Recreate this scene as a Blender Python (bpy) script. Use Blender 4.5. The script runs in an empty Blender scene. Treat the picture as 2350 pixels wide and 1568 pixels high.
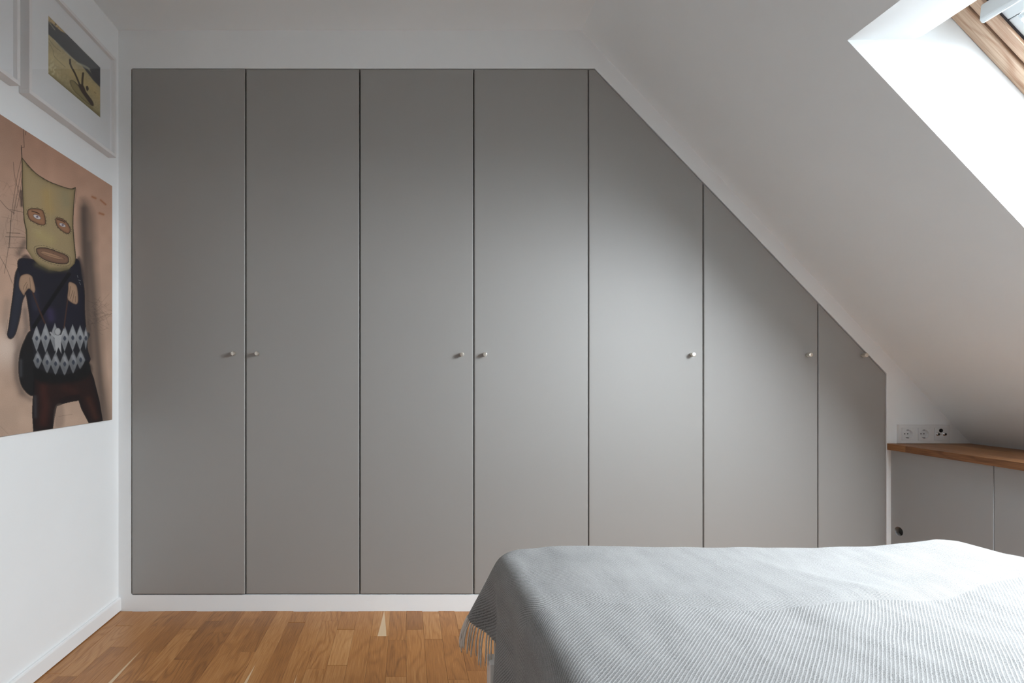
import bpy, bmesh, math, random
import numpy as np
from mathutils import Vector
from mathutils.geometry import tessellate_polygon

sc = bpy.context.scene
col = sc.collection
random.seed(11)
rng = np.random.default_rng(5)

# ------------------------------------------------------------------ camera, sky, exposure
F = 1205.0                 # focal length in photo pixels (2350 wide)
VX, VY = 932.0, 860.0      # vanishing point of the room's depth axis in the photo
CH = 1.036                 # camera height
WY = 2.30                  # wardrobe wall distance
cam_d = bpy.data.cameras.new('camera')
cam_d.sensor_fit = 'HORIZONTAL'
cam_d.sensor_width = 36.0
cam_d.lens = 36.0 * F / 2350.0
cam_d.shift_x = (1175.0 - VX) / 2350.0
cam_d.shift_y = (VY - 784.0) / 2350.0
cam_d.clip_start = 0.02
cam = bpy.data.objects.new('camera', cam_d)
cam.location = (0, 0, CH)
cam.rotation_euler = (math.pi / 2, 0, 0)
col.objects.link(cam)
sc.camera = cam

SKY = 44.0
world = bpy.data.worlds.new('overcast_sky')
sc.world = world
world.use_nodes = True
bg = world.node_tree.nodes['Background']
bg.inputs['Color'].default_value = (0.90, 0.975, 1.03, 1)
# overcast sky: a little brighter overhead than at the horizon
_wt = world.node_tree
_tc = _wt.nodes.new('ShaderNodeTexCoord')
_sx = _wt.nodes.new('ShaderNodeSeparateXYZ')
_wt.links.new(_tc.outputs['Generated'], _sx.inputs[0])
_mr = _wt.nodes.new('ShaderNodeMapRange')
_mr.inputs[1].default_value, _mr.inputs[2].default_value = 0.0, 1.0
_mr.inputs[3].default_value, _mr.inputs[4].default_value = SKY * 0.62, SKY
_wt.links.new(_sx.outputs[2], _mr.inputs[0])
# below the horizon: dull ground and roofs
_gr = _wt.nodes.new('ShaderNodeMapRange')
_gr.inputs[1].default_value, _gr.inputs[2].default_value = -0.06, 0.02
_gr.inputs[3].default_value, _gr.inputs[4].default_value = 0.22, 1.0
_wt.links.new(_sx.outputs[2], _gr.inputs[0])
_ml = _wt.nodes.new('ShaderNodeMath')
_ml.operation = 'MULTIPLY'
_wt.links.new(_mr.outputs[0], _ml.inputs[0])
_wt.links.new(_gr.outputs[0], _ml.inputs[1])
_wt.links.new(_ml.outputs[0], bg.inputs['Strength'])

sc.view_settings.view_transform = 'Standard'
sc.view_settings.look = 'None'
sc.view_settings.exposure = 0.08
sc.view_settings.gamma = 1.0
sc.view_settings.use_curve_mapping = False
try:
    sc.cycles.diffuse_bounces = 8
    sc.cycles.max_bounces = 14
    sc.cycles.transparent_max_bounces = 12
except Exception:
    pass

# ------------------------------------------------------------------ helpers
WL = {}          # world location of every object


def px(u, v, depth):
    """photo pixel at a known depth -> (x, y, z)"""
    return ((u - VX) * depth / F, depth, CH + (VY - v) * depth / F)


def wallx(u):
    return (u - VX) * WY / F


def wallz(v):
    return CH + (VY - v) * WY / F


def place(o, w, parent):
    WL[o.name] = Vector(w)
    if parent is not None:
        o.parent = parent
        o.location = Vector(w) - WL[parent.name]
    else:
        o.location = w
    col.objects.link(o)
    return o


def tag(o, label=None, cat=None, group=None, kind=None):
    if label: o['label'] = label
    if cat: o['category'] = cat
    if group: o['group'] = group
    if kind: o['kind'] = kind
    return o


def thing(name, loc, label, cat, group=None):
    o = bpy.data.objects.new(name, None)
    o.empty_display_size = 0.05
    place(o, loc, None)
    return tag(o, label, cat, group)


def build(name, verts, faces, mat, parent=None, smooth=False, origin=None):
    v = np.array([tuple(p) for p in verts], dtype=float)
    c = np.array(origin, dtype=float) if origin is not None else (v.min(0) + v.max(0)) / 2
    me = bpy.data.meshes.new(name)
    me.from_pydata([tuple(p) for p in (v - c)], [], [tuple(f) for f in faces])
    me.validate()
    if mat: me.materials.append(mat)
    if smooth:
        me.polygons.foreach_set('use_smooth', [True] * len(me.polygons))
    o = bpy.data.objects.new(name, me)
    return place(o, tuple(c), parent)


def from_bm(name, bm, mat, parent=None, smooth=False, recalc=True):
    if recalc: bmesh.ops.recalc_face_normals(bm, faces=bm.faces)
    bm.verts.ensure_lookup_table()
    bm.verts.index_update()
    v = [tuple(p.co) for p in bm.verts]
    f = [[q.index for q in p.verts] for p in bm.faces]
    bm.free()
    return build(name, v, f, mat, parent, smooth)


def share(src, loc, parent):
    """copy of one object sharing its mesh"""
    o = src.copy()
    return place(o, loc, parent)


def bm_box(bm, a, b, bevel=0.0, seg=2):
    vs = [bm.verts.new((x, y, z)) for x in (a[0], b[0]) for y in (a[1], b[1]) for z in (a[2], b[2])]
    fs = []
    for q in ((0, 1, 3, 2), (4, 6, 7, 5), (0, 4, 5, 1), (2, 3, 7, 6), (0, 2, 6, 4), (1, 5, 7, 3)):
        fs.append(bm.faces.new([vs[i] for i in q]))
    if bevel > 0:
        es = {e for f in fs for e in f.edges}
        bmesh.ops.bevel(bm, geom=list(es), offset=bevel, segments=seg, profile=0.6, affect='EDGES')
    return bm


def box(name, a, b, mat, parent=None, bevel=0.0, seg=2):
    bm = bmesh.new()
    bm_box(bm, a, b, bevel, seg)
    return from_bm(name, bm, mat, parent)


def prism(name, poly, depth_vec, mat, parent=None, bevel=0.0, seg=2):
    """poly: list of 3d points, extruded along depth_vec"""
    bm = bmesh.new()
    d = Vector(depth_vec)
    a = [bm.verts.new(p) for p in poly]
    b = [bm.verts.new(Vector(p) + d) for p in poly]
    n = len(poly)
    bm.faces.new(a)
    bm.faces.new(b[::-1])
    for i in range(n):
        bm.faces.new((a[i], b[i], b[(i + 1) % n], a[(i + 1) % n]))
    if bevel > 0:
        bmesh.ops.bevel(bm, geom=list(bm.edges), offset=bevel, segments=seg, profile=0.6, affect='EDGES')
    return from_bm(name, bm, mat, parent)


def lathe(name, prof, origin, axis, mat, parent=None, n=28, smooth=True, closed=False):
    """prof: list of (radius, t); revolved about axis vector from origin"""
    ax = Vector(axis).normalized()
    up = Vector((0, 0, 1)) if abs(ax.z) < 0.9 else Vector((1, 0, 0))
    e1 = ax.cross(up).normalized()
    e2 = ax.cross(e1)
    O = Vector(origin)
    V, Fc = [], []
    for r, t in prof:
        for k in range(n):
            a = 2 * math.pi * k / n
            V.append(O + ax * t + (e1 * math.cos(a) + e2 * math.sin(a)) * r)
    for j in range(len(prof) - 1):
        for k in range(n):
            Fc.append((j * n + k, j * n + (k + 1) % n, (j + 1) * n + (k + 1) % n, (j + 1) * n + k))
    if prof[0][0] > 0: Fc.append(tuple(range(n))[::-1]) if closed or True else None
    if closed: Fc.append(tuple((len(prof) - 1) * n + k for k in range(n)))
    return build(name, V, Fc, mat, parent, smooth=False if not smooth else True)


def tri_poly(loops):
    """2D polygon with holes -> flat verts and triangles"""
    vs = [Vector((p[0], p[1], 0)) for l in loops for p in l]
    tris = tessellate_polygon([[Vector((p[0], p[1], 0)) for p in l] for l in loops])
    return vs, tris


def lin(c):
    c = np.asarray(c, dtype=float) / 255.0
    return np.where(c <= 0.04045, c / 12.92, ((c + 0.055) / 1.055) ** 2.4)


# ------------------------------------------------------------------ materials
class NT:
    def __init__(self, name):
        self.m = bpy.data.materials.new(name)
        self.m.use_nodes = True
        self.t = self.m.node_tree
        self.t.nodes.clear()
        self.out = self.n('ShaderNodeOutputMaterial')

    def n(self, typ, **kw):
        nd = self.t.nodes.new(typ)
        for k, v in kw.items():
            if k.startswith('_'):
                setattr(nd, k[1:], v)
            else:
                key = int(k[1:]) if k[0] == 'i' and k[1:].isdigit() else k.replace('__', ' ')
                s = nd.inputs[key]
                if isinstance(v, bpy.types.NodeSocket):
                    self.t.links.new(v, s)
                else:
                    s.default_value = v
        return nd

    def math(self, op, a, b=0.0, c=None, clamp=False):
        kw = dict(_operation=op, i0=a, i1=b, _use_clamp=clamp)
        if c is not None: kw['i2'] = c
        return self.n('ShaderNodeMath', **kw).outputs[0]

    def vmath(self, op, a, b):
        return self.n('ShaderNodeVectorMath', _operation=op, i0=a, i1=b).outputs[0]

    def mix(self, fac, a, b, blend='MIX'):
        nd = self.n('ShaderNodeMix', _data_type='RGBA', _blend_type=blend)
        for s, v in ((nd.inputs[0], fac), (nd.inputs[6], a), (nd.inputs[7], b)):
            if isinstance(v, bpy.types.NodeSocket):
                self.t.links.new(v, s)
            else:
                s.default_value = v if not isinstance(v, (tuple, list)) or len(v) == 4 else (*v, 1)
        return nd.outputs[2]

    def ramp(self, fac, stops):
        nd = self.n('ShaderNodeValToRGB', i0=fac)
        el = nd.color_ramp.elements
        while len(el) > 1: el.remove(el[-1])
        el[0].position, el[0].color = stops[0][0], (*stops[0][1], 1)
        for p, c in stops[1:]:
            e = el.new(p)
            e.color = (*c, 1)
        return nd.outputs[0]

    def maprange(self, v, a, b, c=0.0, d=1.0, smooth=False):
        nd = self.n('ShaderNodeMapRange', i0=v, i1=a, i2=b, i3=c, i4=d)
        if smooth: nd.interpolation_type = 'SMOOTHSTEP'
        return nd.outputs[0]

    def finish(self, color, rough=0.5, metal=0.0, normal=None, spec=0.5, **kw):
        p = self.n('ShaderNodeBsdfPrincipled')
        for k, v in (('Base Color', color), ('Roughness', rough), ('Metallic', metal), ('Specular IOR Level', spec)):
            s = p.inputs[k]
            if isinstance(v, bpy.types.NodeSocket):
                self.t.links.new(v, s)
            else:
                s.default_value = (*v, 1) if k == 'Base Color' and len(v) == 3 else v
        for k, v in kw.items():
            p.inputs[k.replace('__', ' ')].default_value = v
        if normal is not None:
            self.t.links.new(normal, p.inputs['Normal'])
        self.t.links.new(p.outputs[0], self.out.inputs[0])
        return self.m


def paint_mat(name, colr, rough=0.6, bump=0.05, scale=180.0, spec=0.3, vary=0.03, ior=1.5):
    t = NT(name)
    co = t.n('ShaderNodeTexCoord').outputs['Object']
    no = t.n('ShaderNodeTexNoise', Vector=co, Scale=scale, Detail=3.0).outputs[0]
    big = t.n('ShaderNodeTexNoise', Vector=co, Scale=2.5, Detail=3.0).outputs[0]
    c = t.mix(t.maprange(big, 0.3, 0.7), tuple(x * (1 - vary) for x in colr), colr)
    b = t.n('ShaderNodeBump', Strength=bump, Distance=0.002, Height=no).outputs[0]
    return t.finish(c, rough, normal=b, spec=spec, IOR=ior)


WALL = paint_mat('white_wall_paint', (0.852, 0.864, 0.868), 0.75, 0.06, 160)
CEIL = paint_mat('white_ceiling_paint', (0.84, 0.87, 0.882), 0.8, 0.06, 160)
TRIM = paint_mat('white_trim_paint', (0.82, 0.82, 0.82), 0.4, 0.03, 60)
DOORM = paint_mat('greige_door_lacquer', (0.295, 0.284, 0.268), 0.57, 0.008, 500, spec=0.85, vary=0.01, ior=1.62)
CARC = paint_mat('dark_carcass', (0.05, 0.048, 0.045), 0.7, 0.02)
PANEL = paint_mat('pale_grey_panel', (0.405, 0.42, 0.43), 0.45, 0.02, 200)
FRAMEW = paint_mat('white_frame_lacquer', (0.78, 0.765, 0.76), 0.45, 0.02, 80)
MATB = paint_mat('white_mat_board', (0.82, 0.82, 0.83), 0.9, 0.0, 900)
PLAST = paint_mat('white_plastic', (0.78, 0.78, 0.78), 0.3, 0.0, 100)
BLACK = paint_mat('black_plastic', (0.015, 0.015, 0.016), 0.4, 0.0, 100)
ALU = paint_mat('pale_grey_aluminium', (0.66, 0.70, 0.72), 0.35, 0.02, 300)
DARKSEAL = paint_mat('dark_rubber_seal', (0.06, 0.055, 0.06), 0.7, 0.02)
BEDW = paint_mat('white_bed_lacquer', (0.80, 0.80, 0.79), 0.35, 0.02, 60)
SHEET = paint_mat('white_mattress_fabric', (0.78, 0.78, 0.77), 0.9, 0.3, 700)


def metal_mat(name, c, rough):
    t = NT(name)
    co = t.n('ShaderNodeTexCoord').outputs['Object']
    no = t.n('ShaderNodeTexNoise', Vector=co, Scale=900.0, Detail=2.0).outputs[0]
    r = t.maprange(no, 0, 1, rough * 0.8, rough * 1.2)
    return t.finish(c, r, metal=1.0)


NICKEL = metal_mat('champagne_nickel', (0.80, 0.74, 0.66), 0.34)
STEEL = metal_mat('bright_steel', (0.75, 0.76, 0.77), 0.25)


def glass_mat():
    t = NT('clear_glass')
    tr = t.n('ShaderNodeBsdfTransparent', Color=(0.99, 0.993, 0.993, 1))
    gl = t.n('ShaderNodeBsdfGlossy', Color=(1, 1, 1, 1), Roughness=0.02)
    fc = t.n('ShaderNodeLayerWeight', Blend=0.5).outputs['Facing']
    fr = t.math('ADD', 0.02, t.math('MULTIPLY', t.math('POWER', fc, 5.0), 0.95), clamp=True)
    mx = t.n('ShaderNodeMixShader', i0=fr, i1=tr.outputs[0], i2=gl.outputs[0])
    t.t.links.new(mx.outputs[0], t.out.inputs[0])
    return t.m


GLASS = glass_mat()


def wood_mat(name, dark, mid, light, scale=1.0, rough=0.35, use_prop=False, along='Y', ringdens=1.0, ringamp=0.26):
    """grain runs along the given local axis; every object gets its own offset and tone"""
    t = NT(name)
    co = t.n('ShaderNodeTexCoord').outputs['Object']
    rnd = t.n('ShaderNodeObjectInfo').outputs['Random']
    sep = t.n('ShaderNodeSeparateXYZ', Vector=co)
    X, Y, Z = sep.outputs
    if along == 'Y':
        cx, cy = X, Y
    elif along == 'X':
        cx, cy = Y, X
    off = t.math('MULTIPLY', rnd, 37.0)
    # long stretched coordinates for the figure
    v1 = t.n('ShaderNodeCombineXYZ', X=t.math('ADD', t.math('MULTIPLY', cx, 7.0), off), Y=t.math('ADD', t.math('MULTIPLY', cy, 1.7), off), Z=t.math('MULTIPLY', Z, 7.0)).outputs[0]
    n1 = t.n('ShaderNodeTexNoise', Vector=v1, Scale=1.3 * scale, Detail=2.0, Roughness=0.45).outputs[0]
    rings = t.math('SINE', t.math('ADD', t.math('MULTIPLY', n1, 62.0 * ringdens), t.math('MULTIPLY', cx, 150.0 * ringdens)))
    rings = t.math('MULTIPLY', t.math('POWER', t.math('ADD', t.math('MULTIPLY', rings, 0.5), 0.5), 2.5), t.math('ADD', 0.15, t.math('MULTIPLY', t.math('FRACT', t.math('MULTIPLY', rnd, 7.31)), -1.15)))
    v2 = t.n('ShaderNodeCombineXYZ', X=t.math('ADD', t.math('MULTIPLY', cx, 330.0), off), Y=t.math('ADD', t.math('MULTIPLY', cy, 9.0), off), Z=t.math('MULTIPLY', Z, 330.0)).outputs[0]
    fib = t.n('ShaderNodeTexNoise', Vector=v2, Scale=1.0 * scale, Detail=3.0, Roughness=0.6).outputs[0]
    n3 = t.n('ShaderNodeTexNoise', Vector=v1, Scale=0.8, Detail=2.0).outputs[0]
    g = t.math('ADD', t.math('MULTIPLY', rings, ringamp), t.math('MULTIPLY', t.math('SUBTRACT', fib, 0.5), 0.95))
    g = t.math('ADD', g, t.math('MULTIPLY', t.math('SUBTRACT', n3, 0.5), 0.5))
    tone = t.math('MULTIPLY', t.math('SUBTRACT', rnd, 0.5), 0.55)
    if use_prop:
        tone = t.n('ShaderNodeAttribute', _attribute_type='OBJECT', _attribute_name='tone').outputs['Fac']
    f = t.math('ADD', t.math('ADD', 0.55, g), tone, clamp=True)
    c = t.ramp(f, [(0.0, dark), (0.5, mid), (1.0, light)])
    if use_prop:
        # pale sapwood streak tapering along the strip
        so = t.n('ShaderNodeAttribute', _attribute_type='OBJECT', _attribute_name='streak_pos').outputs['Fac']
        sw = t.n('ShaderNodeAttribute', _attribute_type='OBJECT', _attribute_name='streak_width').outputs['Fac']
        wob = t.math('MULTIPLY', t.math('SUBTRACT', n1, 0.5), 0.012)
        d = t.math('ABSOLUTE', t.math('SUBTRACT', t.math('ADD', cx, wob), so))
        w = t.math('MULTIPLY', sw, t.math('SUBTRACT', 0.5, t.math('MULTIPLY', cy, 4.0), clamp=True))
        m = t.math('MULTIPLY', t.math('SUBTRACT', w, d), 700.0, clamp=True)
        c = t.mix(t.math('MULTIPLY', m, 0.85), c, (0.62, 0.46, 0.29))
    b = t.n('ShaderNodeBump', Strength=0.08, Distance=0.001, Height=fib).outputs[0]
    r = t.maprange(fib, 0.2, 0.8, rough * 1.2, rough * 0.9)
    return t.finish(c, r, normal=b, spec=0.5)


OAK = wood_mat('oak_parquet', (0.14, 0.050, 0.013), (0.36, 0.148, 0.040), (0.54, 0.285, 0.110), 1.0, 0.36, use_prop=True)
BUTCHER = wood_mat('oiled_oak_block', (0.13, 0.05, 0.018), (0.30, 0.135, 0.05), (0.44, 0.23, 0.095), 1.2, 0.45)
PINE = wood_mat('pine_window_wood', (0.38, 0.21, 0.125), (0.62, 0.46, 0.335), (0.68, 0.55, 0.42), 0.9, 0.4, along='X', ringdens=0.9, ringamp=0.6)


PITCH = 0.0056


def wool_mat():
    t = NT('herringbone_wool')
    uv = t.n('ShaderNodeUVMap', _uv_map='cloth').outputs[0]
    sep = t.n('ShaderNodeSeparateXYZ', Vector=uv)
    U, V = sep.outputs[0], sep.outputs[1]
    w1 = t.n('ShaderNodeTexNoise', Vector=uv, Scale=5.0, Detail=2.0).outputs[0]
    w2 = t.n('ShaderNodeTexNoise', Vector=uv, Scale=160.0, Detail=2.0).outputs[0]
    # chevron: the twill turns round at the band edge
    far = t.math('GREATER_THAN', t.n('ShaderNodeAttribute', _attribute_name='band').outputs['Fac'], 0.0)
    tri = t.math('MULTIPLY', V, t.math('SUBTRACT', t.math('MULTIPLY', far, 2.0), 1.0))
    ph = t.math('ADD', t.math('MULTIPLY', t.math('SUBTRACT', U, t.math('MULTIPLY', tri, -1.0)), 0.7071), t.math('MULTIPLY', w1, 0.008))
    w3 = t.n('ShaderNodeTexNoise', Vector=uv, Scale=420.0, Detail=2.0).outputs[0]
    ph = t.math('ADD', ph, t.math('MULTIPLY', t.math('SUBTRACT', w2, 0.5), 0.0024))
    ph = t.math('ADD', ph, t.math('MULTIPLY', t.math('SUBTRACT', w3, 0.5), 0.0024))
    s = t.math('SINE', t.math('MULTIPLY', ph, 2 * math.pi / PITCH))
    line = t.maprange(t.math('ADD', s, t.math('MULTIPLY', far, 0.30)), -0.25, 0.85, smooth=True)
    fl = t.n('ShaderNodeTexNoise', Vector=uv, Scale=520.0, Detail=4.0, Roughness=0.75).outputs[0]
    mel = t.maprange(fl, 0.40, 0.60)
    vm = t.n('ShaderNodeCombineXYZ', X=t.math('MULTIPLY', U, 1.0), Y=t.math('MULTIPLY', V, 0.35)).outputs[0]
    blot = t.maprange(t.n('ShaderNodeTexNoise', Vector=vm, Scale=24.0, Detail=4.0).outputs[0], 0.35, 0.7)
    grey = t.mix(mel, (0.10, 0.099, 0.098), (0.31, 0.308, 0.306))
    grey = t.mix(t.math('MULTIPLY', blot, 0.6), grey, (0.32, 0.318, 0.316))
    c = t.mix(t.math('MULTIPLY', line, t.maprange(fl, 0.28, 0.6, 0.35, 0.95)), grey, (0.385, 0.383, 0.380))
    h = t.math('ADD', t.math('MULTIPLY', line, 0.45), t.math('MULTIPLY', fl, 0.75))
    b = t.n('ShaderNodeBump', Strength=0.55, Distance=0.003, Height=h).outputs[0]
    return t.finish(c, 0.95, normal=b, spec=0.15, Sheen__Weight=0.06, Sheen__Roughness=0.5)


WOOL = wool_mat()
FRINGE = paint_mat('wool_fringe_yarn', (0.80, 0.74, 0.67), 0.95, 0.5, 900)
FUZZ = paint_mat('wool_fibre', (0.72, 0.715, 0.71), 0.95, 0.0, 900)


def attr_mat(name, rough):
    t = NT(name)
    a = t.n('ShaderNodeAttribute', _attribute_name='print').outputs['Color']
    co = t.n('ShaderNodeTexCoord').outputs['Object']
    no = t.n('ShaderNodeTexNoise', Vector=co, Scale=420.0, Detail=3.0).outputs[0]
    c = t.mix(1.0, a, t.ramp(no, [(0.25, (0.82, 0.82, 0.82)), (0.75, (1.0, 1.0, 1.0))]), 'MULTIPLY')
    b = t.n('ShaderNodeBump', Strength=0.12, Distance=0.0008, Height=no).outputs[0]
    return t.finish(c, rough, normal=b, spec=0.3)


CANVAS = attr_mat('painted_canvas', 0.7)
PRINT = attr_mat('photo_print', 0.5)

# ------------------------------------------------------------------ room shell
LX = -1.26                       # left wall
CZ = 2.545                       # flat ceiling height
AX = wallx(1333.0)               # where ceiling turns into the slope
KZ = wallz(1018.0)               # worktop height = foot of the slope
KX = wallx(2228.0)               # foot of the slope
BY = -2.6                        # wall behind the camera
A0 = Vector((AX, 0, CZ))
sl = Vector((KX - AX, 0, KZ - CZ))
SLEN = sl.length
S = sl.normalized()              # down the slope
N = Vector((-S.z, 0, S.x))       # outwards (up and right)
if N.z < 0: N = -N


def sp(s, y, d=0.0):
    """point on the slope: s down the slope from the crease, d outwards"""
    p = A0 + S * s + N * d
    return (p.x, y, p.z)


def struct(o):
    o['kind'] = 'structure'
    return o


struct(build('ceiling', [(LX, BY, CZ), (LX, WY, CZ), (AX, WY, CZ), (AX, BY, CZ), (LX, BY, CZ + .1), (LX, WY, CZ + .1), (AX + .05, WY, CZ + .1), (AX + .05, BY, CZ + .1)],
             [(0, 1, 2, 3), (4, 7, 6, 5)], CEIL))
struct(box('wall_left', (LX - 0.1, BY, -0.012), (LX, WY, CZ), WALL))
struct(build('wall_behind', [(LX, BY, -0.012), (KX, BY, -0.012), (KX, BY, KZ), (AX, BY, CZ), (LX, BY, CZ)], [(0, 1, 2, 3, 4)], WALL))
struct(build('wall_right', [(KX, BY, -0.012), (KX, WY, -0.012), (KX, WY, KZ), (KX, BY, KZ)], [(0, 1, 2, 3)], WALL))

# wardrobe wall with its opening
OL, OT, OB = wallx(301.0), wallz(157.0), wallz(1366.0)
OS1 = (wallx(1364.5), OT)
OS2 = (wallx(2034.5), wallz(857.0))
outer = [(LX, -0.012), (KX, -0.012), (KX, KZ), (AX, CZ), (LX, CZ)]
rc = 0.006
hole = [(OL + rc, OB), (OL, OB + rc), (OL, OT - rc), (OL + rc, OT), OS1, OS2, (OS2[0], OB)]
vs, tris = tri_poly([outer, hole])
V = [(p.x, WY, p.y) for p in vs]
Fc = [tuple(t) for t in tris]
n0, nh = len(outer), len(hole)
V += [(p[0], WY + 0.045, p[1]) for p in hole]
for i in range(nh):
    j = (i + 1) % nh
    Fc.append((n0 + i, n0 + j, n0 + nh + j, n0 + nh + i))
struct(build('wall_wardrobe', V, Fc, WALL))

# alcove behind the wardrobes
AY = WY + 0.60
struct(build('wall_alcove', [(LX, WY, -.012), (KX, WY, -.012), (KX, WY, KZ), (AX, WY, CZ), (LX, WY, CZ), (LX, AY, -.012), (KX, AY, -.012), (KX, AY, KZ), (AX, AY, CZ), (LX, AY, CZ)],
             [(0, 1, 6, 5), (1, 2, 7, 6), (2, 3, 8, 7), (3, 4, 9, 8), (4, 0, 5, 9), (5, 6, 7, 8, 9)], WALL))

# slope with a roof window
WIN = [(0.34, 1.519)]      # y ranges of the window openings
OPZ = CH + 767 * 1.519 / F
OPX = 1012 * 1.519 / F
s_top = (Vector((OPX, 0, OPZ)) - A0).dot(S)
FD = 0.262                                  # frame plane depth
s_ft = s_top + 0.080                        # frame top, along the slope
s_fb = s_top + 1.18                         # frame bottom
pb = Vector(sp(s_fb, 0, FD))                # bottom lining runs straight down from here
s_bot = (pb.x - A0.x) / S.x
ys = sorted({BY, WY} | {v for w in WIN for v in w})
ss = [0.0, s_top, s_bot, SLEN]
V, Fc = [], []
idx = {}


def vid(p):
    k = tuple(round(c, 5) for c in p)
    if k not in idx:
        idx[k] = len(V)
        V.append(p)
    return idx[k]


for a in range(len(ys) - 1):
    for b in range(3):
        if b == 1 and any(abs(ys[a] - w[0]) < 1e-6 for w in WIN): continue
        Fc.append((vid(sp(ss[b], ys[a])), vid(sp(ss[b + 1], ys[a])), vid(sp(ss[b + 1], ys[a + 1])), vid(sp(ss[b], ys[a + 1]))))
P1 = Vector((1184 * 1.519 / F, 0, CH + 772.5 * 1.519 / F))
for (y0, y1) in WIN:
    pt = [sp(s_top, 0), (P1.x, 0, P1.z), sp(s_ft, 0, FD)]
    # slightly rounded turn of the head lining
    head = [Vector(pt[0]), Vector(pt[1]) - Vector((0.02, 0, 0.001)), Vector(pt[1]) + Vector((-0.004, 0, 0.003)), Vector(pt[1]) + (Vector(pt[2]) - Vector(pt[1])) * 0.2, Vector(pt[2])]
    sill = [Vector(sp(s_bot, 0)), Vector(sp(s_fb, 0, FD))]
    for ln in (head, sill):
        for i in range(len(ln) - 1):
            a, b = ln[i], ln[i + 1]
            Fc.append((vid((a.x, y0, a.z)), vid((b.x, y0, b.z)), vid((b.x, y1, b.z)), vid((a.x, y1, a.z))))
    loop = head + sill[::-1]
    for y in (y0, y1):
        Fc.append([vid((p.x, y, p.z)) for p in loop])
    # outer flange: the lining carries on outside past the frame
    ft, fb = sp(s_ft, 0, FD), sp(s_fb, 0, FD)
    fto, fbo = sp(s_ft, 0, FD + 0.08), sp(s_fb, 0, FD + 0.08)
    for a, b, c, d in (((ft[0], y0, ft[2]), (ft[0], y1, ft[2]), (fto[0], y1, fto[2]), (fto[0], y0, fto[2])),
                       ((fb[0], y0, fb[2]), (fb[0], y1, fb[2]), (fbo[0], y1, fbo[2]), (fbo[0], y0, fbo[2])),
                       ((ft[0], y0, ft[2]), (fb[0], y0, fb[2]), (fbo[0], y0, fbo[2]), (fto[0], y0, fto[2])),
                       ((ft[0], y1, ft[2]), (fb[0], y1, fb[2]), (fbo[0], y1, fbo[2]), (fto[0], y1, fto[2]))):
        Fc.append((vid(a), vid(b), vid(c), vid(d)))
    # roof boarding outside, closing the gap round the frame
    for (sa, sb, ya_, yb_) in ((s_ft - .1, s_ft + .02, y0 - .1, y1 + .1), (s_fb - .02, s_fb + .1, y0 - .1, y1 + .1),
                               (s_ft, s_fb, y0 - .1, y0 + .02), (s_ft, s_fb, y1 - .02, y1 + .1)):
        Fc.append([vid(sp(q_[0], q_[1], FD + 0.095)) for q_ in ((sa, ya_), (sb, ya_), (sb, yb_), (sa, yb_))])
        Fc.append([vid(sp(q_[0], q_[1], FD + 0.0801)) for q_ in ((sa, ya_), (sb, ya_), (sb, yb_), (sa, yb_))]) if False else None
    Fc = [f_ for f_ in Fc if f_]
struct(build('ceiling_slope', V, Fc, CEIL))

# baseboard along the left wall
bm = bmesh.new()
prof = [(LX, 0.004), (LX + 0.012, 0.004), (LX + 0.012, 0.054), (LX + 0.0105, 0.0585), (LX + 0.006, 0.061), (LX, 0.061)]
a = [bm.verts.new((p[0], BY, p[1])) for p in prof]
b = [bm.verts.new((p[0], WY - 0.0005, p[1])) for p in prof]
for i in range(len(prof)):
    j = (i + 1) % len(prof)
    bm.faces.new((a[i], a[j], b[j], b[i]))
bm.faces.new(a); bm.faces.new(b[::-1])
struct(from_bm('baseboard_left', bm, TRIM))

# ------------------------------------------------------------------ floor: base and oak strips
floor = struct(build('floor', [(LX - .1, BY, -0.012), (KX, BY, -0.012), (KX, WY, -0.012), (LX - .1, WY, -0.012),
                               (LX - .1, BY, -0.1), (KX, BY, -0.1), (KX, WY, -0.1), (LX - .1, WY, -0.1)],
                     [(0, 1, 2, 3), (4, 7, 6, 5), (0, 4, 5, 1), (1, 5, 6, 2), (2, 6, 7, 3), (3, 7, 4, 0)], CARC))
SW = 0.0705
X0 = -0.2816
cuts = {}
strip_meshes = {}


def strip(k, ya, yb, tone, streak=None):
    g = 0.00025
    xa, xb = X0 + k * SW + g, X0 + (k + 1) * SW - g
    xa, xb = max(xa, LX + 0.001), min(xb, KX - 0.36)
    if xb - xa < 0.006: return
    key = (round(xb - xa, 4), round(yb - ya, 2))
    w, l = (xb - xa) / 2, key[1] / 2 - g
    cx, cy = (xa + xb) / 2, (ya + yb) / 2
    if key not in strip_meshes:
        e, h, d = 0.0005, 0.006, 0.0004
        Vv = [(-w, -l, -h), (w, -l, -h), (w, l, -h), (-w, l, -h), (-w, -l, h - d), (w, -l, h - d), (w, l, h - d), (-w, l, h - d),
              (-w + e, -l + e, h), (w - e, -l + e, h), (w - e, l - e, h), (-w + e, l - e, h)]
        Ff = [(3, 2, 1, 0), (8, 9, 10, 11)]
        for q in range(4):
            r = (q + 1) % 4
            Ff += [(q, r, 4 + r, 4 + q), (4 + q, 4 + r, 8 + r, 8 + q)]
        me = bpy.data.meshes.new('plank')
        me.from_pydata(Vv, [], Ff)
        me.materials.append(OAK)
        strip_meshes[key] = me
    o = bpy.data.objects.new('plank', strip_meshes[key])
    o['tone'] = float(tone) * 0.75
    o['streak_pos'] = float(streak[0]) if streak else 1.0
    o['streak_width'] = float(streak[1]) if streak else 0.0
    place(o, (cx, cy, -0.006), floor)


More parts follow.
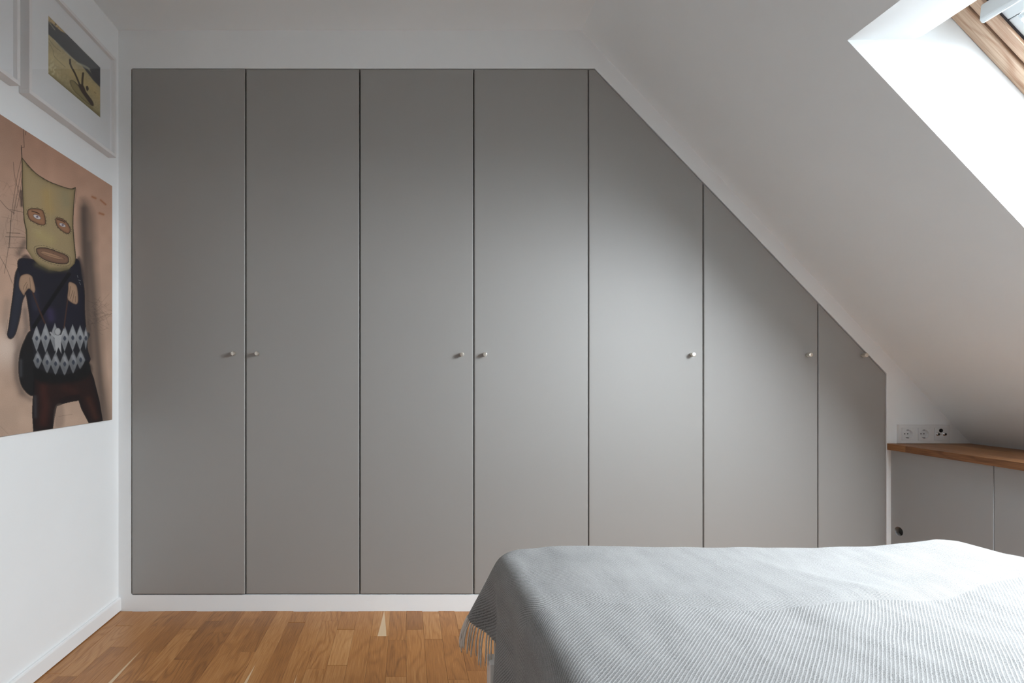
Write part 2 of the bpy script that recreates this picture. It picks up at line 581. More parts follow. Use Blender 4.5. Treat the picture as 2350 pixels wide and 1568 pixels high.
# known strips by the wardrobe (column, from, to, tone, streak); the rest follow the laying pattern
known = {0: [(1.87, 2.135, 0.34, None), (2.135, WY - .002, -0.1, None)],
         -4: [(1.52, 2.03, 0.02, (-0.012, 0.010)), (2.03, WY - .002, 0.03, None)],
         -2: [(1.45, 1.965, 0.0, (0.012, 0.009)), (1.965, WY - .002, 0.06, None)],
         -11: [(1.62, 2.16, 0.0, (0.026, 0.007)), (2.16, WY - .002, -0.02, None)],
         2: [(1.75, 2.08, -0.02, None), (2.08, WY - .002, 0.16, (0.01, 0.02))],
         3: [(1.80, 2.05, -0.18, None), (2.05, WY - .002, -0.05, None)]}
Y_END = -0.1
for k in range(-14, 34):
    segs = list(known.get(k, []))
    yb = min([s_[0] for s_ in segs]) if segs else WY - 0.002
    first = not segs
    while yb > Y_END:
        ln = random.choice([0.30, 0.36, 0.42, 0.48, 0.54, 0.60, 0.66])
        if first: ln *= random.choice([0.25, 0.45, 0.7, 1.0]); first = False
        if yb - ln < Y_END + 0.12: ln = yb - Y_END
        tone = random.choice([-0.22, -0.14, -0.08, -0.04, 0.0, 0.0, 0.04, 0.08, 0.13]) + random.uniform(-.03, .03)
        st = (random.uniform(-.03, .03), random.uniform(.003, .008)) if random.random() < 0.08 else None
        segs.append((yb - ln, yb, tone, st))
        yb -= ln
    for s_ in segs: strip(k, *s_)
# the far floor behind the camera: one plain oak sheet
pl = box('plank_sheet', (LX + .001, BY + .001, -0.012), (KX - .36, Y_END - .001, -0.0005), OAK, floor)
pl['tone'] = 0.0; pl['streak_pos'] = 1.0; pl['streak_width'] = 0.0

# ------------------------------------------------------------------ wardrobes
seams = [wallx(u) for u in (301.0, 563.6, 825.6, 1087.6, 1350.8, 1614.5, 1878.0, 2034.5)]
sl_door = (OS2[1] - OS1[1]) / (OS2[0] - OS1[0])


def top_at(x):
    return OT if x <= OS1[0] else OT + sl_door * (x - OS1[0])


CD = 0.55


def carcass(x0, x1, parent):
    """open-fronted carcass box behind the doors"""
    y0, y1 = WY + 0.0245, WY + CD
    e = 0.002
    x0 += e; x1 -= e
    pts = [(x0, OB + e), (x1, OB + e), (x1, top_at(x1) - e * 2)]
    if x0 < OS1[0] < x1: pts.append((OS1[0], OT - e * 2))
    pts.append((x0, top_at(x0) - e * 2))
    n = len(pts)
    cx = sum(p[0] for p in pts) / n; cz = sum(p[1] for p in pts) / n
    th = 0.018
    ins = []
    for p in pts:
        ins.append((p[0] + (th if p[0] < cx else -th), p[1] + (th if p[1] < cz else -th * 1.4)))
    V = [(p[0], y0, p[1]) for p in pts] + [(p[0], y0, p[1]) for p in ins] + [(p[0], y1, p[1]) for p in pts] + [(p[0], y1 - th, p[1]) for p in ins]
    Fc = []
    for i in range(n):
        j = (i + 1) % n
        Fc += [(i, j, n + j, n + i), (n + i, n + j, 3 * n + j, 3 * n + i), (i, 2 * n + i, 2 * n + j, j)]
    Fc += [tuple(2 * n + i for i in range(n)), tuple(3 * n + i for i in range(n))[::-1]]
    build('carcass', V, Fc, CARC, parent)


knob_src = None


def knob(x, y, z, parent):
    global knob_src
    if knob_src is None:
        pr = [(0.0055, 0.0), (0.0055, 0.004), (0.0066, 0.0055), (0.0088, 0.0065), (0.0090, 0.0085), (0.0090, 0.0232), (0.0082, 0.0246), (0.0066, 0.0250), (0.0001, 0.0250)]
        knob_src = lathe('knob', pr, (x, y, z), (0, -1, 0), NICKEL, parent)
        knob_src['label'] = 'round brushed nickel knob'
        m = knob_src.modifiers.new('edge', 'EDGE_SPLIT')
        m.split_angle = math.radians(40)
    else:
        share(knob_src, (x, y - 0.0125, z), parent)


def door(i, parent, knob_px, knob_pv, proud=0.0, gl=0.002, gr=0.002):
    x0, x1 = seams[i] + gl, seams[i + 1] - gr
    zb = OB + 0.004
    g = 0.0035
    pts = [(x0, zb), (x1, zb), (x1, top_at(x1) - (g * 1.4 if x1 > OS1[0] else g))]
    if x0 < OS1[0] < x1: pts.append((OS1[0] - 0.001, OT - g))
    pts.append((x0, top_at(x0) - (g * 1.4 if x0 > OS1[0] else g)))
    yf = WY + 0.0035 - proud
    d = prism('door', [(p[0], yf, p[1]) for p in pts], (0, 0.018, 0), DOORM, parent, bevel=0.0048, seg=4)
    for p in d.data.polygons: p.use_smooth = True
    wn = d.modifiers.new('wn', 'WEIGHTED_NORMAL')
    wn.keep_sharp = False
    kx = (knob_px - VX) * WY / F
    knob(kx, yf, wallz(knob_pv), d)
    return d


specs = [((0, 2), 'tall greige two-door wardrobe nearest the white picture wall'),
         ((2, 4), 'tall greige two-door wardrobe in the middle, below the flat ceiling'),
         ((4, 5), 'greige single-door wardrobe with its top corner cut by the slope, tallest of the slanted ones'),
         ((5, 6), 'greige single-door wardrobe of middle height with a slanted top'),
         ((6, 7), 'shortest and narrowest greige wardrobe with slanted top, beside the wooden worktop')]
kn = {0: (538.5, 812), 1: (592.0, 812), 2: (1059.0, 814), 3: (1111.5, 814), 4: (1586.0, 814.5), 5: (1852.0, 815), 6: (1979.0, 816)}
for (i0, i1), lab in specs:
    xm = (seams[i0] + seams[i1]) / 2
    t = thing('wardrobe', (xm, WY + 0.28, OB), lab, 'wardrobe', 'built-in wardrobes')
    carcass(seams[i0], seams[i1], t)
    for i in range(i0, i1):
        door(i, t, kn[i][0], kn[i][1], proud=(0.0065, 0.003, 0.0035, 0.003, 0.003, 0.003, 0.002)[i],
             gl=0.0045 if i == 0 else 0.0021, gr=0.0015 if i == 6 else 0.0021)

# ------------------------------------------------------------------ roof windows
def bar_slope(name, s0, s1, y0, y1, d0, d1, mat, parent, bevel=0.002):
    bm = bmesh.new()
    pts = []
    vs = [bm.verts.new(sp(s, y, d)) for s in (s0, s1) for y in (y0, y1) for d in (d0, d1)]
    for q in ((0, 1, 3, 2), (4, 6, 7, 5), (0, 4, 5, 1), (2, 3, 7, 6), (0, 2, 6, 4), (1, 5, 7, 3)):
        bm.faces.new([vs[i] for i in q])
    if bevel: bmesh.ops.bevel(bm, geom=list(bm.edges), offset=bevel, segments=2, profile=0.6, affect='EDGES')
    bmesh.ops.recalc_face_normals(bm, faces=bm.faces)
    # local frame: x along the slope, y along the roof, z outwards, so wood grain follows the bar
    c = Vector(sp((s0 + s1) / 2, (y0 + y1) / 2, (d0 + d1) / 2))
    me = bpy.data.meshes.new(name)
    long_s = abs(s1 - s0) > abs(y1 - y0)
    for v in bm.verts:
        r = v.co - c
        l = Vector((r.dot(S), r.y, r.dot(N)))
        v.co = l if long_s else Vector((l.y, -l.x, l.z))
    bm.to_mesh(me); bm.free()
    me.materials.append(mat)
    o = bpy.data.objects.new(name, me)
    ex, ey, ez = S.copy(), Vector((0, 1, 0)), N.copy()
    if not long_s: ex, ey = Vector((0, 1, 0)), -S
    from mathutils import Matrix
    M = Matrix((ex, ey, ez)).transposed()
    if M.determinant() < 0: pass
    o.rotation_euler = M.to_euler()
    place(o, c, parent)
    return o


def roof_window(n, y0, y1):
    e = 0.0008
    w = thing('window_%d' % n, sp(s_fb, (y0 + y1) / 2, FD), None, None)
    w['kind'] = 'structure'
    a0, a1, b0, b1 = s_ft + e, s_fb - e, y0 + e, y1 - e
    fw = 0.040
    D0, D1 = FD - 0.0, FD + 0.09
    for nm, args in (('frame_side', (a0, a1, b1 - fw, b1, D0, D1)), ('frame_side', (a0, a1, b0, b0 + fw, D0, D1)),
                     ('frame_head', (a0, a0 + fw, b0 + fw + e, b1 - fw - e, D0, D1)), ('frame_sill', (a1 - fw, a1, b0 + fw + e, b1 - fw - e, D0, D1))):
        bar_slope(nm, *args, PINE, w)
    # dark seal in the rebate
    g = 0.004
    q = fw + e
    for args in ((a0 + q, a1 - q, b1 - q - g, b1 - q, D0 + .012, D1), (a0 + q, a1 - q, b0 + q, b0 + q + g, D0 + .012, D1),
                 (a0 + q, a0 + q + g, b0 + q + g, b1 - q - g, D0 + .012, D1), (a1 - q - g, a1 - q, b0 + q + g, b1 - q - g, D0 + .012, D1)):
        bar_slope('seal', *args, DARKSEAL, w, 0)
    q += g
    sw = 0.027
    E0, E1 = FD + 0.006, FD + 0.07
    for nm, args in (('sash_side', (a0 + q, a1 - q, b1 - q - sw, b1 - q, E0, E1)), ('sash_side', (a0 + q, a1 - q, b0 + q, b0 + q + sw, E0, E1)),
                     ('sash_head', (a0 + q, a0 + q + sw, b0 + q + sw, b1 - q - sw, E0, E1)), ('sash_sill', (a1 - q - sw, a1 - q, b0 + q + sw, b1 - q - sw, E0, E1))):
        bar_slope(nm, *args, PINE, w)
    q += sw
    bar_slope('seal', a0 + q, a1 - q, b1 - q - 0.003, b1 - q, E0 + .01, E1, DARKSEAL, w, 0)
    q += 0.003
    bw, hb = 0.020, 0.098
    G0, G1 = FD + 0.018, FD + 0.06
    for nm, args in (('glazing_bead', (a0 + q + hb + .0015, a1 - q, b1 - q - bw, b1 - q, G0, G1)), ('glazing_bead', (a0 + q + hb + .0015, a1 - q, b0 + q, b0 + q + bw, G0, G1)),
                     ('glazing_bead', (a0 + q, a0 + q + hb, b0 + q, b1 - q, G0, G1)), ('glazing_bead', (a1 - q - bw, a1 - q, b0 + q + bw, b1 - q - bw, G0, G1))):
        bar_slope(nm, *args, ALU, w, 0.003)
    bar_slope('seal', a0 + q, a0 + q + hb + 0.004, b1 - q - 0.02, b1 - q - 0.001, G0 + 0.004, G1, DARKSEAL, w, 0)
    q += bw
    # head rail of a raised blind, below the glass top
    bar_slope('blind_rail', a0 + q - bw + hb + 0.004, a0 + q - bw + hb + 0.022, b0 + q + .002, b1 - q - .002, G0 + 0.004, G0 + 0.026, ALU, w, 0.005)
    bar_slope('pane', a0 + q - bw + hb, a1 - q, b0 + q, b1 - q, FD + 0.045, FD + 0.05, GLASS, w, 0)
    # opening bar across the head of the sash
    yb0, yb1 = b0 + fw + 0.026, b1 - fw - 0.026
    prof = [(-0.010, 0.0), (-0.010, -0.004), (0.016, -0.034), (0.026, -0.036), (0.032, -0.030), (0.030, -0.022), (0.018, -0.010), (0.012, 0.0)]
    s_c, d_c = s_top + 0.186, FD + 0.0055
    bm = bmesh.new()
    A = [bm.verts.new(sp(s_c + p[0], yb0, d_c + p[1])) for p in prof]
    B = [bm.verts.new(sp(s_c + p[0], yb1, d_c + p[1])) for p in prof]
    m = len(prof)
    bm.faces.new(A); bm.faces.new(B[::-1])
    for i in range(m):
        bm.faces.new((A[i], A[(i + 1) % m], B[(i + 1) % m], B[i]))
    bmesh.ops.bevel(bm, geom=list(bm.edges), offset=0.0015, segments=2, affect='EDGES')
    from_bm('opening_bar', bm, ALU, w)
    # daylight portal in the opening
    ld = bpy.data.lights.new('window_daylight', 'AREA')
    ld.shape = 'RECTANGLE'
    ld.size = a1 - a0
    ld.size_y = b1 - b0
    try:
        ld.cycles.is_portal = True
    except Exception:
        pass
    lo = bpy.data.objects.new('window_daylight', ld)
    from mathutils import Matrix
    M = Matrix((S, Vector((0, 1, 0)), N)).transposed()
    if M.determinant() < 0: M = Matrix((S, Vector((0, -1, 0)), N)).transposed()
    lo.rotation_euler = M.to_euler()
    lo.location = sp((a0 + a1) / 2, (y0 + y1) / 2, FD + 0.12)
    col.objects.link(lo)


for i, (y0, y1) in enumerate(WIN):
    roof_window(i + 1, y0, y1)

# ------------------------------------------------------------------ worktop and the panels under it
WX0 = wallx(2035.0)
WT = 0.027
top = thing('worktop', (WX0 + 0.18, 0.9, KZ - WT), 'oiled oak block worktop running under the sloping ceiling', 'worktop')
rw = 0.0405
yEnd = -0.6
random.seed(4)
xx = WX0
row = 0
stave_mesh = {}
while xx < KX - 0.004:
    x1 = min(xx + rw, KX - 0.002)
    yb = WY - 0.001
    lens = [0.085, 0.62, 0.42] if row == 0 else []
    while yb > yEnd + 0.01:
        ln = lens.pop(0) if lens else random.choice([0.24, 0.32, 0.40, 0.5, 0.58])
        if yb - ln < yEnd + 0.15: ln = yb - yEnd
        key = (round(x1 - xx, 4), round(ln, 3))
        if key not in stave_mesh:
            o = box('stave', (xx + .0001, yb - ln + .0001, KZ - WT), (x1 - .0001, yb - .0001, KZ), BUTCHER, top, bevel=0.0008, seg=1)
            stave_mesh[key] = o
        else:
            share(stave_mesh[key], ((xx + x1) / 2, yb - ln / 2, KZ - WT / 2), top)
        yb -= ln
    xx += rw
    row += 1

base = thing('desk_base', (2.2, 1.0, 0), 'pale grey panelled base under the oak worktop, with a cable hole', 'cabinet')
PX = wallx(2044.5)
PYE = PX * F / (2279.0 - VX)               # end of the first panel
hy = PX * F / (2062.5 - VX)
hz = CH - (1220 - 860) * hy / F
hr = 0.0195
ring = [(hy + hr * math.cos(a), hz + hr * math.sin(a)) for a in np.linspace(0, 2 * math.pi, 32, endpoint=False)]
rect = [(PYE, 0.001), (WY - 0.001, 0.001), (WY - 0.001, KZ - WT - 0.0005), (PYE, KZ - WT - 0.0005)]
vs, tris = tri_poly([rect, ring])
th = 0.018
V = [(PX, p.x, p.y) for p in vs] + [(PX + th, p.x, p.y) for p in vs]
m = len(vs)
Fc = [tuple(t) for t in tris] + [tuple(m + i for i in t)[::-1] for t in tris]
for st, cnt in ((0, 4), (4, 32)):
    for i in range(cnt):
        j = (i + 1) % cnt
        Fc.append((st + i, st + j, m + st + j, m + st + i))
build('panel', V, Fc, PANEL, base)
box('panel', (PX + 0.003, 0.72, 0.001), (PX + 0.021, PYE - 0.001, KZ - WT - 0.0005), PANEL, base, bevel=0.001)
box('panel', (PX + 0.003, -0.55, 0.001), (PX + 0.021, 0.715, KZ - WT - 0.0005), PANEL, base, bevel=0.001)

# ------------------------------------------------------------------ wall sockets
FX0 = wallx(2058.0)
FT = 0.0095
fz0 = KZ + 0.0015
sock = thing('socket_strip', (FX0 + 0.11, WY, fz0), 'white triple socket plate above the oak worktop', 'socket')
pw = 0.071
f_w, f_h = 0.223, 0.081
holes = []
for i in range(3):
    cx = FX0 + f_h / 2 + i * pw
    cz = fz0 + f_h / 2
    holes.append([(cx - .0278, cz - .0278), (cx + .0278, cz - .0278), (cx + .0278, cz + .0278), (cx - .0278, cz + .0278)])
ou = [(FX0, fz0), (FX0 + f_w, fz0), (FX0 + f_w, fz0 + f_h), (FX0, fz0 + f_h)]
vs, tris = tri_poly([ou] + holes)
m = len(vs)
V = [(p.x, WY - FT, p.y) for p in vs] + [(p.x, WY - 0.0003, p.y) for p in vs]
Fc = [tuple(t) for t in tris] + [tuple(m + i for i in t)[::-1] for t in tris]
st = 0
for cnt in (4, 4, 4, 4):
    for i in range(cnt):
        Fc.append((st + i, st + (i + 1) % cnt, m + st + (i + 1) % cnt, m + st + i))
    st += cnt
bm = bmesh.new()
bv = [bm.verts.new(p) for p in V]
for f in Fc:
    try: bm.faces.new([bv[i] for i in f])
    except ValueError: pass
oe = [e for e in bm.edges if all(abs(v.co.y - (WY - FT)) < 1e-6 for v in e.verts) and len(e.link_faces) == 2 and abs(e.calc_face_angle(0)) > 1]
bmesh.ops.bevel(bm, geom=oe, offset=0.0008, segments=2, affect='EDGES')
from_bm('frame', bm, PLAST, sock)


def circ(cx, cz, r, n=32):
    return [(cx + r * math.cos(2 * math.pi * k / n), cz + r * math.sin(2 * math.pi * k / n)) for k in range(n)]


for i in range(3):
    cx = FX0 + f_h / 2 + i * pw
    cz = fz0 + f_h / 2
    q = 0.0272
    yf = WY - FT - 0.0012
    sq = [(cx - q, cz - q), (cx + q, cz - q), (cx + q, cz + q), (cx - q, cz + q)]
    if i < 2:
        R = 0.0193
        vs, tris = tri_poly([sq, circ(cx, cz, R)])
        V = [(p.x, yf, p.y) for p in vs]
        Fc = [tuple(t) for t in tris]
        b0_ = len(V)
        V += [(p[0], yf + 0.006, p[1]) for p in sq]
        for k in range(4): Fc.append((k, (k + 1) % 4, b0_ + (k + 1) % 4, b0_ + k))
        ins = build('insert', V, Fc, PLAST, sock)
        cup = lathe('socket_cup', [(0.0184, 0.0), (0.0188, 0.0005), (R, -0.0165), (R, -0.0168)][::-1], (cx, yf, cz), (0, 1, 0), PLAST, ins, 40)
        # rebuild cup as wall plus floor
        cup_mesh = cup.data
        n = 40
        V, Fc = [], []
        for r_, t_ in ((R, 0.0), (0.0186, 0.0100), (0.0001, 0.0100)):
            for k in range(n):
                a_ = 2 * math.pi * k / n
                V.append((r_ * math.cos(a_), t_, r_ * math.sin(a_)))
        for j in range(2):
            for k in range(n):
                Fc.append((j * n + k, j * n + (k + 1) % n, (j + 1) * n + (k + 1) % n, (j + 1) * n + k))
        me = bpy.data.meshes.new('socket_cup'); me.from_pydata(V, [], Fc); me.materials.append(PLAST)
        cup.data = me
        cup.location = Vector((cx, yf, cz)) - WL[ins.name]
        for sx in (-0.0065, 0.0065):
            lathe('pin_hole', [(0.0026, 0.0), (0.0026, 0.0003), (0.0001, 0.0003)], (cx + sx, yf + 0.0099, cz), (0, -1, 0), BLACK, ins, 14)
        for sz in (-1, 1):
            z_ = cz + sz * 0.0172
            box('earth_clip', (cx - 0.0035, yf + 0.0005, z_ - 0.0012), (cx + 0.0035, yf + 0.0098, z_ + 0.0012), BLACK, ins, bevel=0.0004, seg=1)
    else:
        V = [(p[0], yf, p[1]) for p in sq] + [(p[0], yf + 0.006, p[1]) for p in sq]
        ins = build('insert', V, [(0, 1, 2, 3)] + [(k, (k + 1) % 4, 4 + (k + 1) % 4, 4 + k) for k in range(4)], PLAST, sock)
        zc = cz + 0.002
        for dx, dz, hot in ((0.0, 0.0135, True), (-0.0145, -0.002, False), (0.0145, -0.002, False)):
            if hot:
                lathe('aerial_jack', [(0.0083, 0.0), (0.0083, 0.0012), (0.0068, 0.0014), (0.0068, 0.0010), (0.0001, 0.0010)], (cx + dx, yf, zc + dz), (0, -1, 0), BLACK, ins, 24)
            else:
                lathe('aerial_jack', [(0.0078, 0.0), (0.0078, 0.0016), (0.0062, 0.0018), (0.0062, 0.006), (0.005, 0.0064), (0.0046, 0.0062)], (cx + dx, yf, zc + dz), (0, -1, 0), STEEL, ins, 24)
                lathe('jack_core', [(0.0046, 0.0), (0.0046, 0.0061), (0.0001, 0.0061)], (cx + dx, yf, zc + dz), (0, -1, 0), BLACK, ins, 18)
        lathe('screw', [(0.0022, 0.0), (0.002, 0.0008), (0.0001, 0.0009)], (cx, yf, zc - 0.002), (0, -1, 0), STEEL, ins, 14)

# ------------------------------------------------------------------ flat prints (painting and photo), painted vertex by vertex
class Raster:
    """colours on a grid of points; shapes are given in photo-pixel positions on the picture's plane"""
    def __init__(self, X, ya, yb, za, zb, ny, nz):
        self.X, self.ya, self.yb, self.za, self.zb, self.ny, self.nz = X, ya, yb, za, zb, ny, nz
        Yg, Zg = np.meshgrid(np.linspace(ya, yb, ny), np.linspace(za, zb, nz), indexing='xy')
        self.Y, self.Z = Yg.ravel(), Zg.ravel()
        self.u = VX + X * F / self.Y
        self.v = VY - (self.Z - CH) * F / self.Y
        self.c = np.zeros((self.u.size, 3))

    def noise(self, su, sv, seed):
        r = np.random.default_rng(seed)
        a = self.u / su; b = self.v / sv
        ia, ib = np.floor(a).astype(int), np.floor(b).astype(int)
        fa, fb = a - ia, b - ib
        fa = fa * fa * (3 - 2 * fa); fb = fb * fb * (3 - 2 * fb)
        T = r.random((257, 257))
        g = lambda i, j: T[np.mod(i, 257), np.mod(j, 257)]
        return (g(ia, ib) * (1 - fa) + g(ia + 1, ib) * fa) * (1 - fb) + (g(ia, ib + 1) * (1 - fa) + g(ia + 1, ib + 1) * fa) * fb

    def blend(self, m, colr):
        m = np.clip(m, 0, 1)[:, None]
        self.c = self.c * (1 - m) + lin(colr) * m

    def segdist(self, pts, sel):
        d = np.full(sel.size, 1e9)
        U, Vv = self.u[sel], self.v[sel]
        for (x0, y0), (x1, y1) in zip(pts[:-1], pts[1:]):
            dx, dy = x1 - x0, y1 - y0
            L = dx * dx + dy * dy + 1e-9
            t = np.clip(((U - x0) * dx + (Vv - y0) * dy) / L, 0, 1)
            d = np.minimum(d, (U - x0 - t * dx) ** 2 + (Vv - y0 - t * dy) ** 2)
        return np.sqrt(d)

    def near(self, pts, mg):
        p = np.array(pts)
        return np.nonzero((self.u > p[:, 0].min() - mg) & (self.u < p[:, 0].max() + mg) & (self.v > p[:, 1].min() - mg) & (self.v < p[:, 1].max() + mg))[0]

    def sdf(self, pts, mg=12):
        sel = self.near(pts, mg)
        pts = list(pts)
        if sel.size == 0: return sel, np.zeros(0)
        d = self.segdist(pts + [pts[0]], sel)
        U, Vv = self.u[sel], self.v[sel]
        inside = np.zeros(sel.size, bool)
        for (x0, y0), (x1, y1) in zip(pts, pts[1:] + [pts[0]]):
            if y0 == y1: continue
            cond = ((y0 > Vv) != (y1 > Vv)) & (U < (x1 - x0) * (Vv - y0) / (y1 - y0) + x0)
            inside ^= cond
        return sel, np.where(inside, -d, d)

    def poly(self, pts, colr, soft=0.8, alpha=1.0, edge=None, ew=4.0, ea=0.7, smooth=True):
        if smooth: pts = spline(pts, True)
        sel, d = self.sdf(pts, 14 + soft * 2)
        m = np.zeros(self.u.size)
        m[sel] = np.clip(0.5 - d / (2 * soft), 0, 1) * alpha
        self.blend(m, colr)
        if edge is not None:      # darker rim inside the shape
            m2 = np.zeros(self.u.size)
            m2[sel] = np.where(d < soft, np.exp(-np.maximum(-d, 0) / ew), 0) * ea
            self.blend(m2, edge)

    def line(self, pts, colr, w=0.7, alpha=0.9, smooth=True, soft=0.5):
        if smooth and len(pts) > 2: pts = spline(pts, False)
        sel = self.near(pts, w + 3 + soft * 2)
        if sel.size == 0: return
        d = self.segdist(pts, sel)
        m = np.zeros(self.u.size)
        m[sel] = np.clip((w + soft - d) / (2 * soft), 0, 1) * alpha
        self.blend(m, colr)

    def glow(self, pts, colr, rad, alpha):
        """soft airbrushed smudge around a polyline"""
        sel = self.near(pts, rad * 2.5)
        if sel.size == 0: return
        d = self.segdist(pts, sel)
        m = np.zeros(self.u.size)
        m[sel] = np.exp(-(d / rad) ** 2) * alpha
        self.blend(m, colr)

    def sheet(self, name, gain, mat, parent, thick):
        """panel with the painted face towards +X"""
        ny, nz = self.ny, self.nz
        c = np.clip(self.c * gain[:, None], 0.003, 0.9)
        V = np.stack([np.full(self.Y.size, self.X), self.Y, self.Z], 1)
        i = (np.arange(nz - 1)[:, None] * ny + np.arange(ny - 1)[None, :]).ravel()
        Fq = np.stack([i, i + 1, i + ny + 1, i + ny], 1)
        org = np.array([self.X, (self.ya + self.yb) / 2, (self.za + self.zb) / 2])
        nf = len(V)
        cor = np.array([[self.X - thick, y, z] for y, z in ((self.ya, self.za), (self.yb, self.za), (self.yb, self.zb), (self.ya, self.zb))])
        V = np.concatenate([V, cor]) - org
        faces = [tuple(f) for f in Fq]
        bot = list(range(ny)); topr = [(nz - 1) * ny + k for k in range(ny)]
        lef = [k * ny for k in range(nz)]; rig = [k * ny + ny - 1 for k in range(nz)]
        faces += [tuple([nf, nf + 1] + bot[::-1]), tuple([nf + 2, nf + 3] + topr), tuple([nf + 3, nf] + lef), tuple([nf + 1, nf + 2] + rig[::-1]), (nf, nf + 3, nf + 2, nf + 1)]
        me = bpy.data.meshes.new(name)
        me.from_pydata([tuple(v) for v in V], [], faces)
        at = me.color_attributes.new('print', 'FLOAT_COLOR', 'POINT')
        full = np.ones((len(V), 4))
        full[:nf, :3] = c
        full[nf:, :3] = 0.5
        at.data.foreach_set('color', full.ravel())
        me.materials.append(mat)
        o = bpy.data.objects.new(name, me)
        return place(o, tuple(org), parent)


def spline(p, closed, k=5):
    p = [np.array(q, float) for q in p]
    n = len(p)
    out = []
    rngi = range(n) if closed else range(n - 1)
    for i in rngi:
        if closed:
            a, b, c, d = p[(i - 1) % n], p[i], p[(i + 1) % n], p[(i + 2) % n]
        else:
            a, b, c, d = p[max(i - 1, 0)], p[i], p[i + 1], p[min(i + 2, n - 1)]
        for j in range(k):
            t = j / k
            out.append(tuple(0.5 * (2 * b + (c - a) * t + (2 * a - 5 * b + 4 * c - d) * t * t + (3 * b - a - 3 * c + d) * t ** 3)))
    if not closed: out.append(tuple(p[-1]))
    return out


def z2(*pts):
    return [(x / 3.92, 250 + y / 3.92) for x, y in pts]


def z3(*pts):
    return [(x / 3.7333, 600 + y / 3.7333) for x, y in pts]


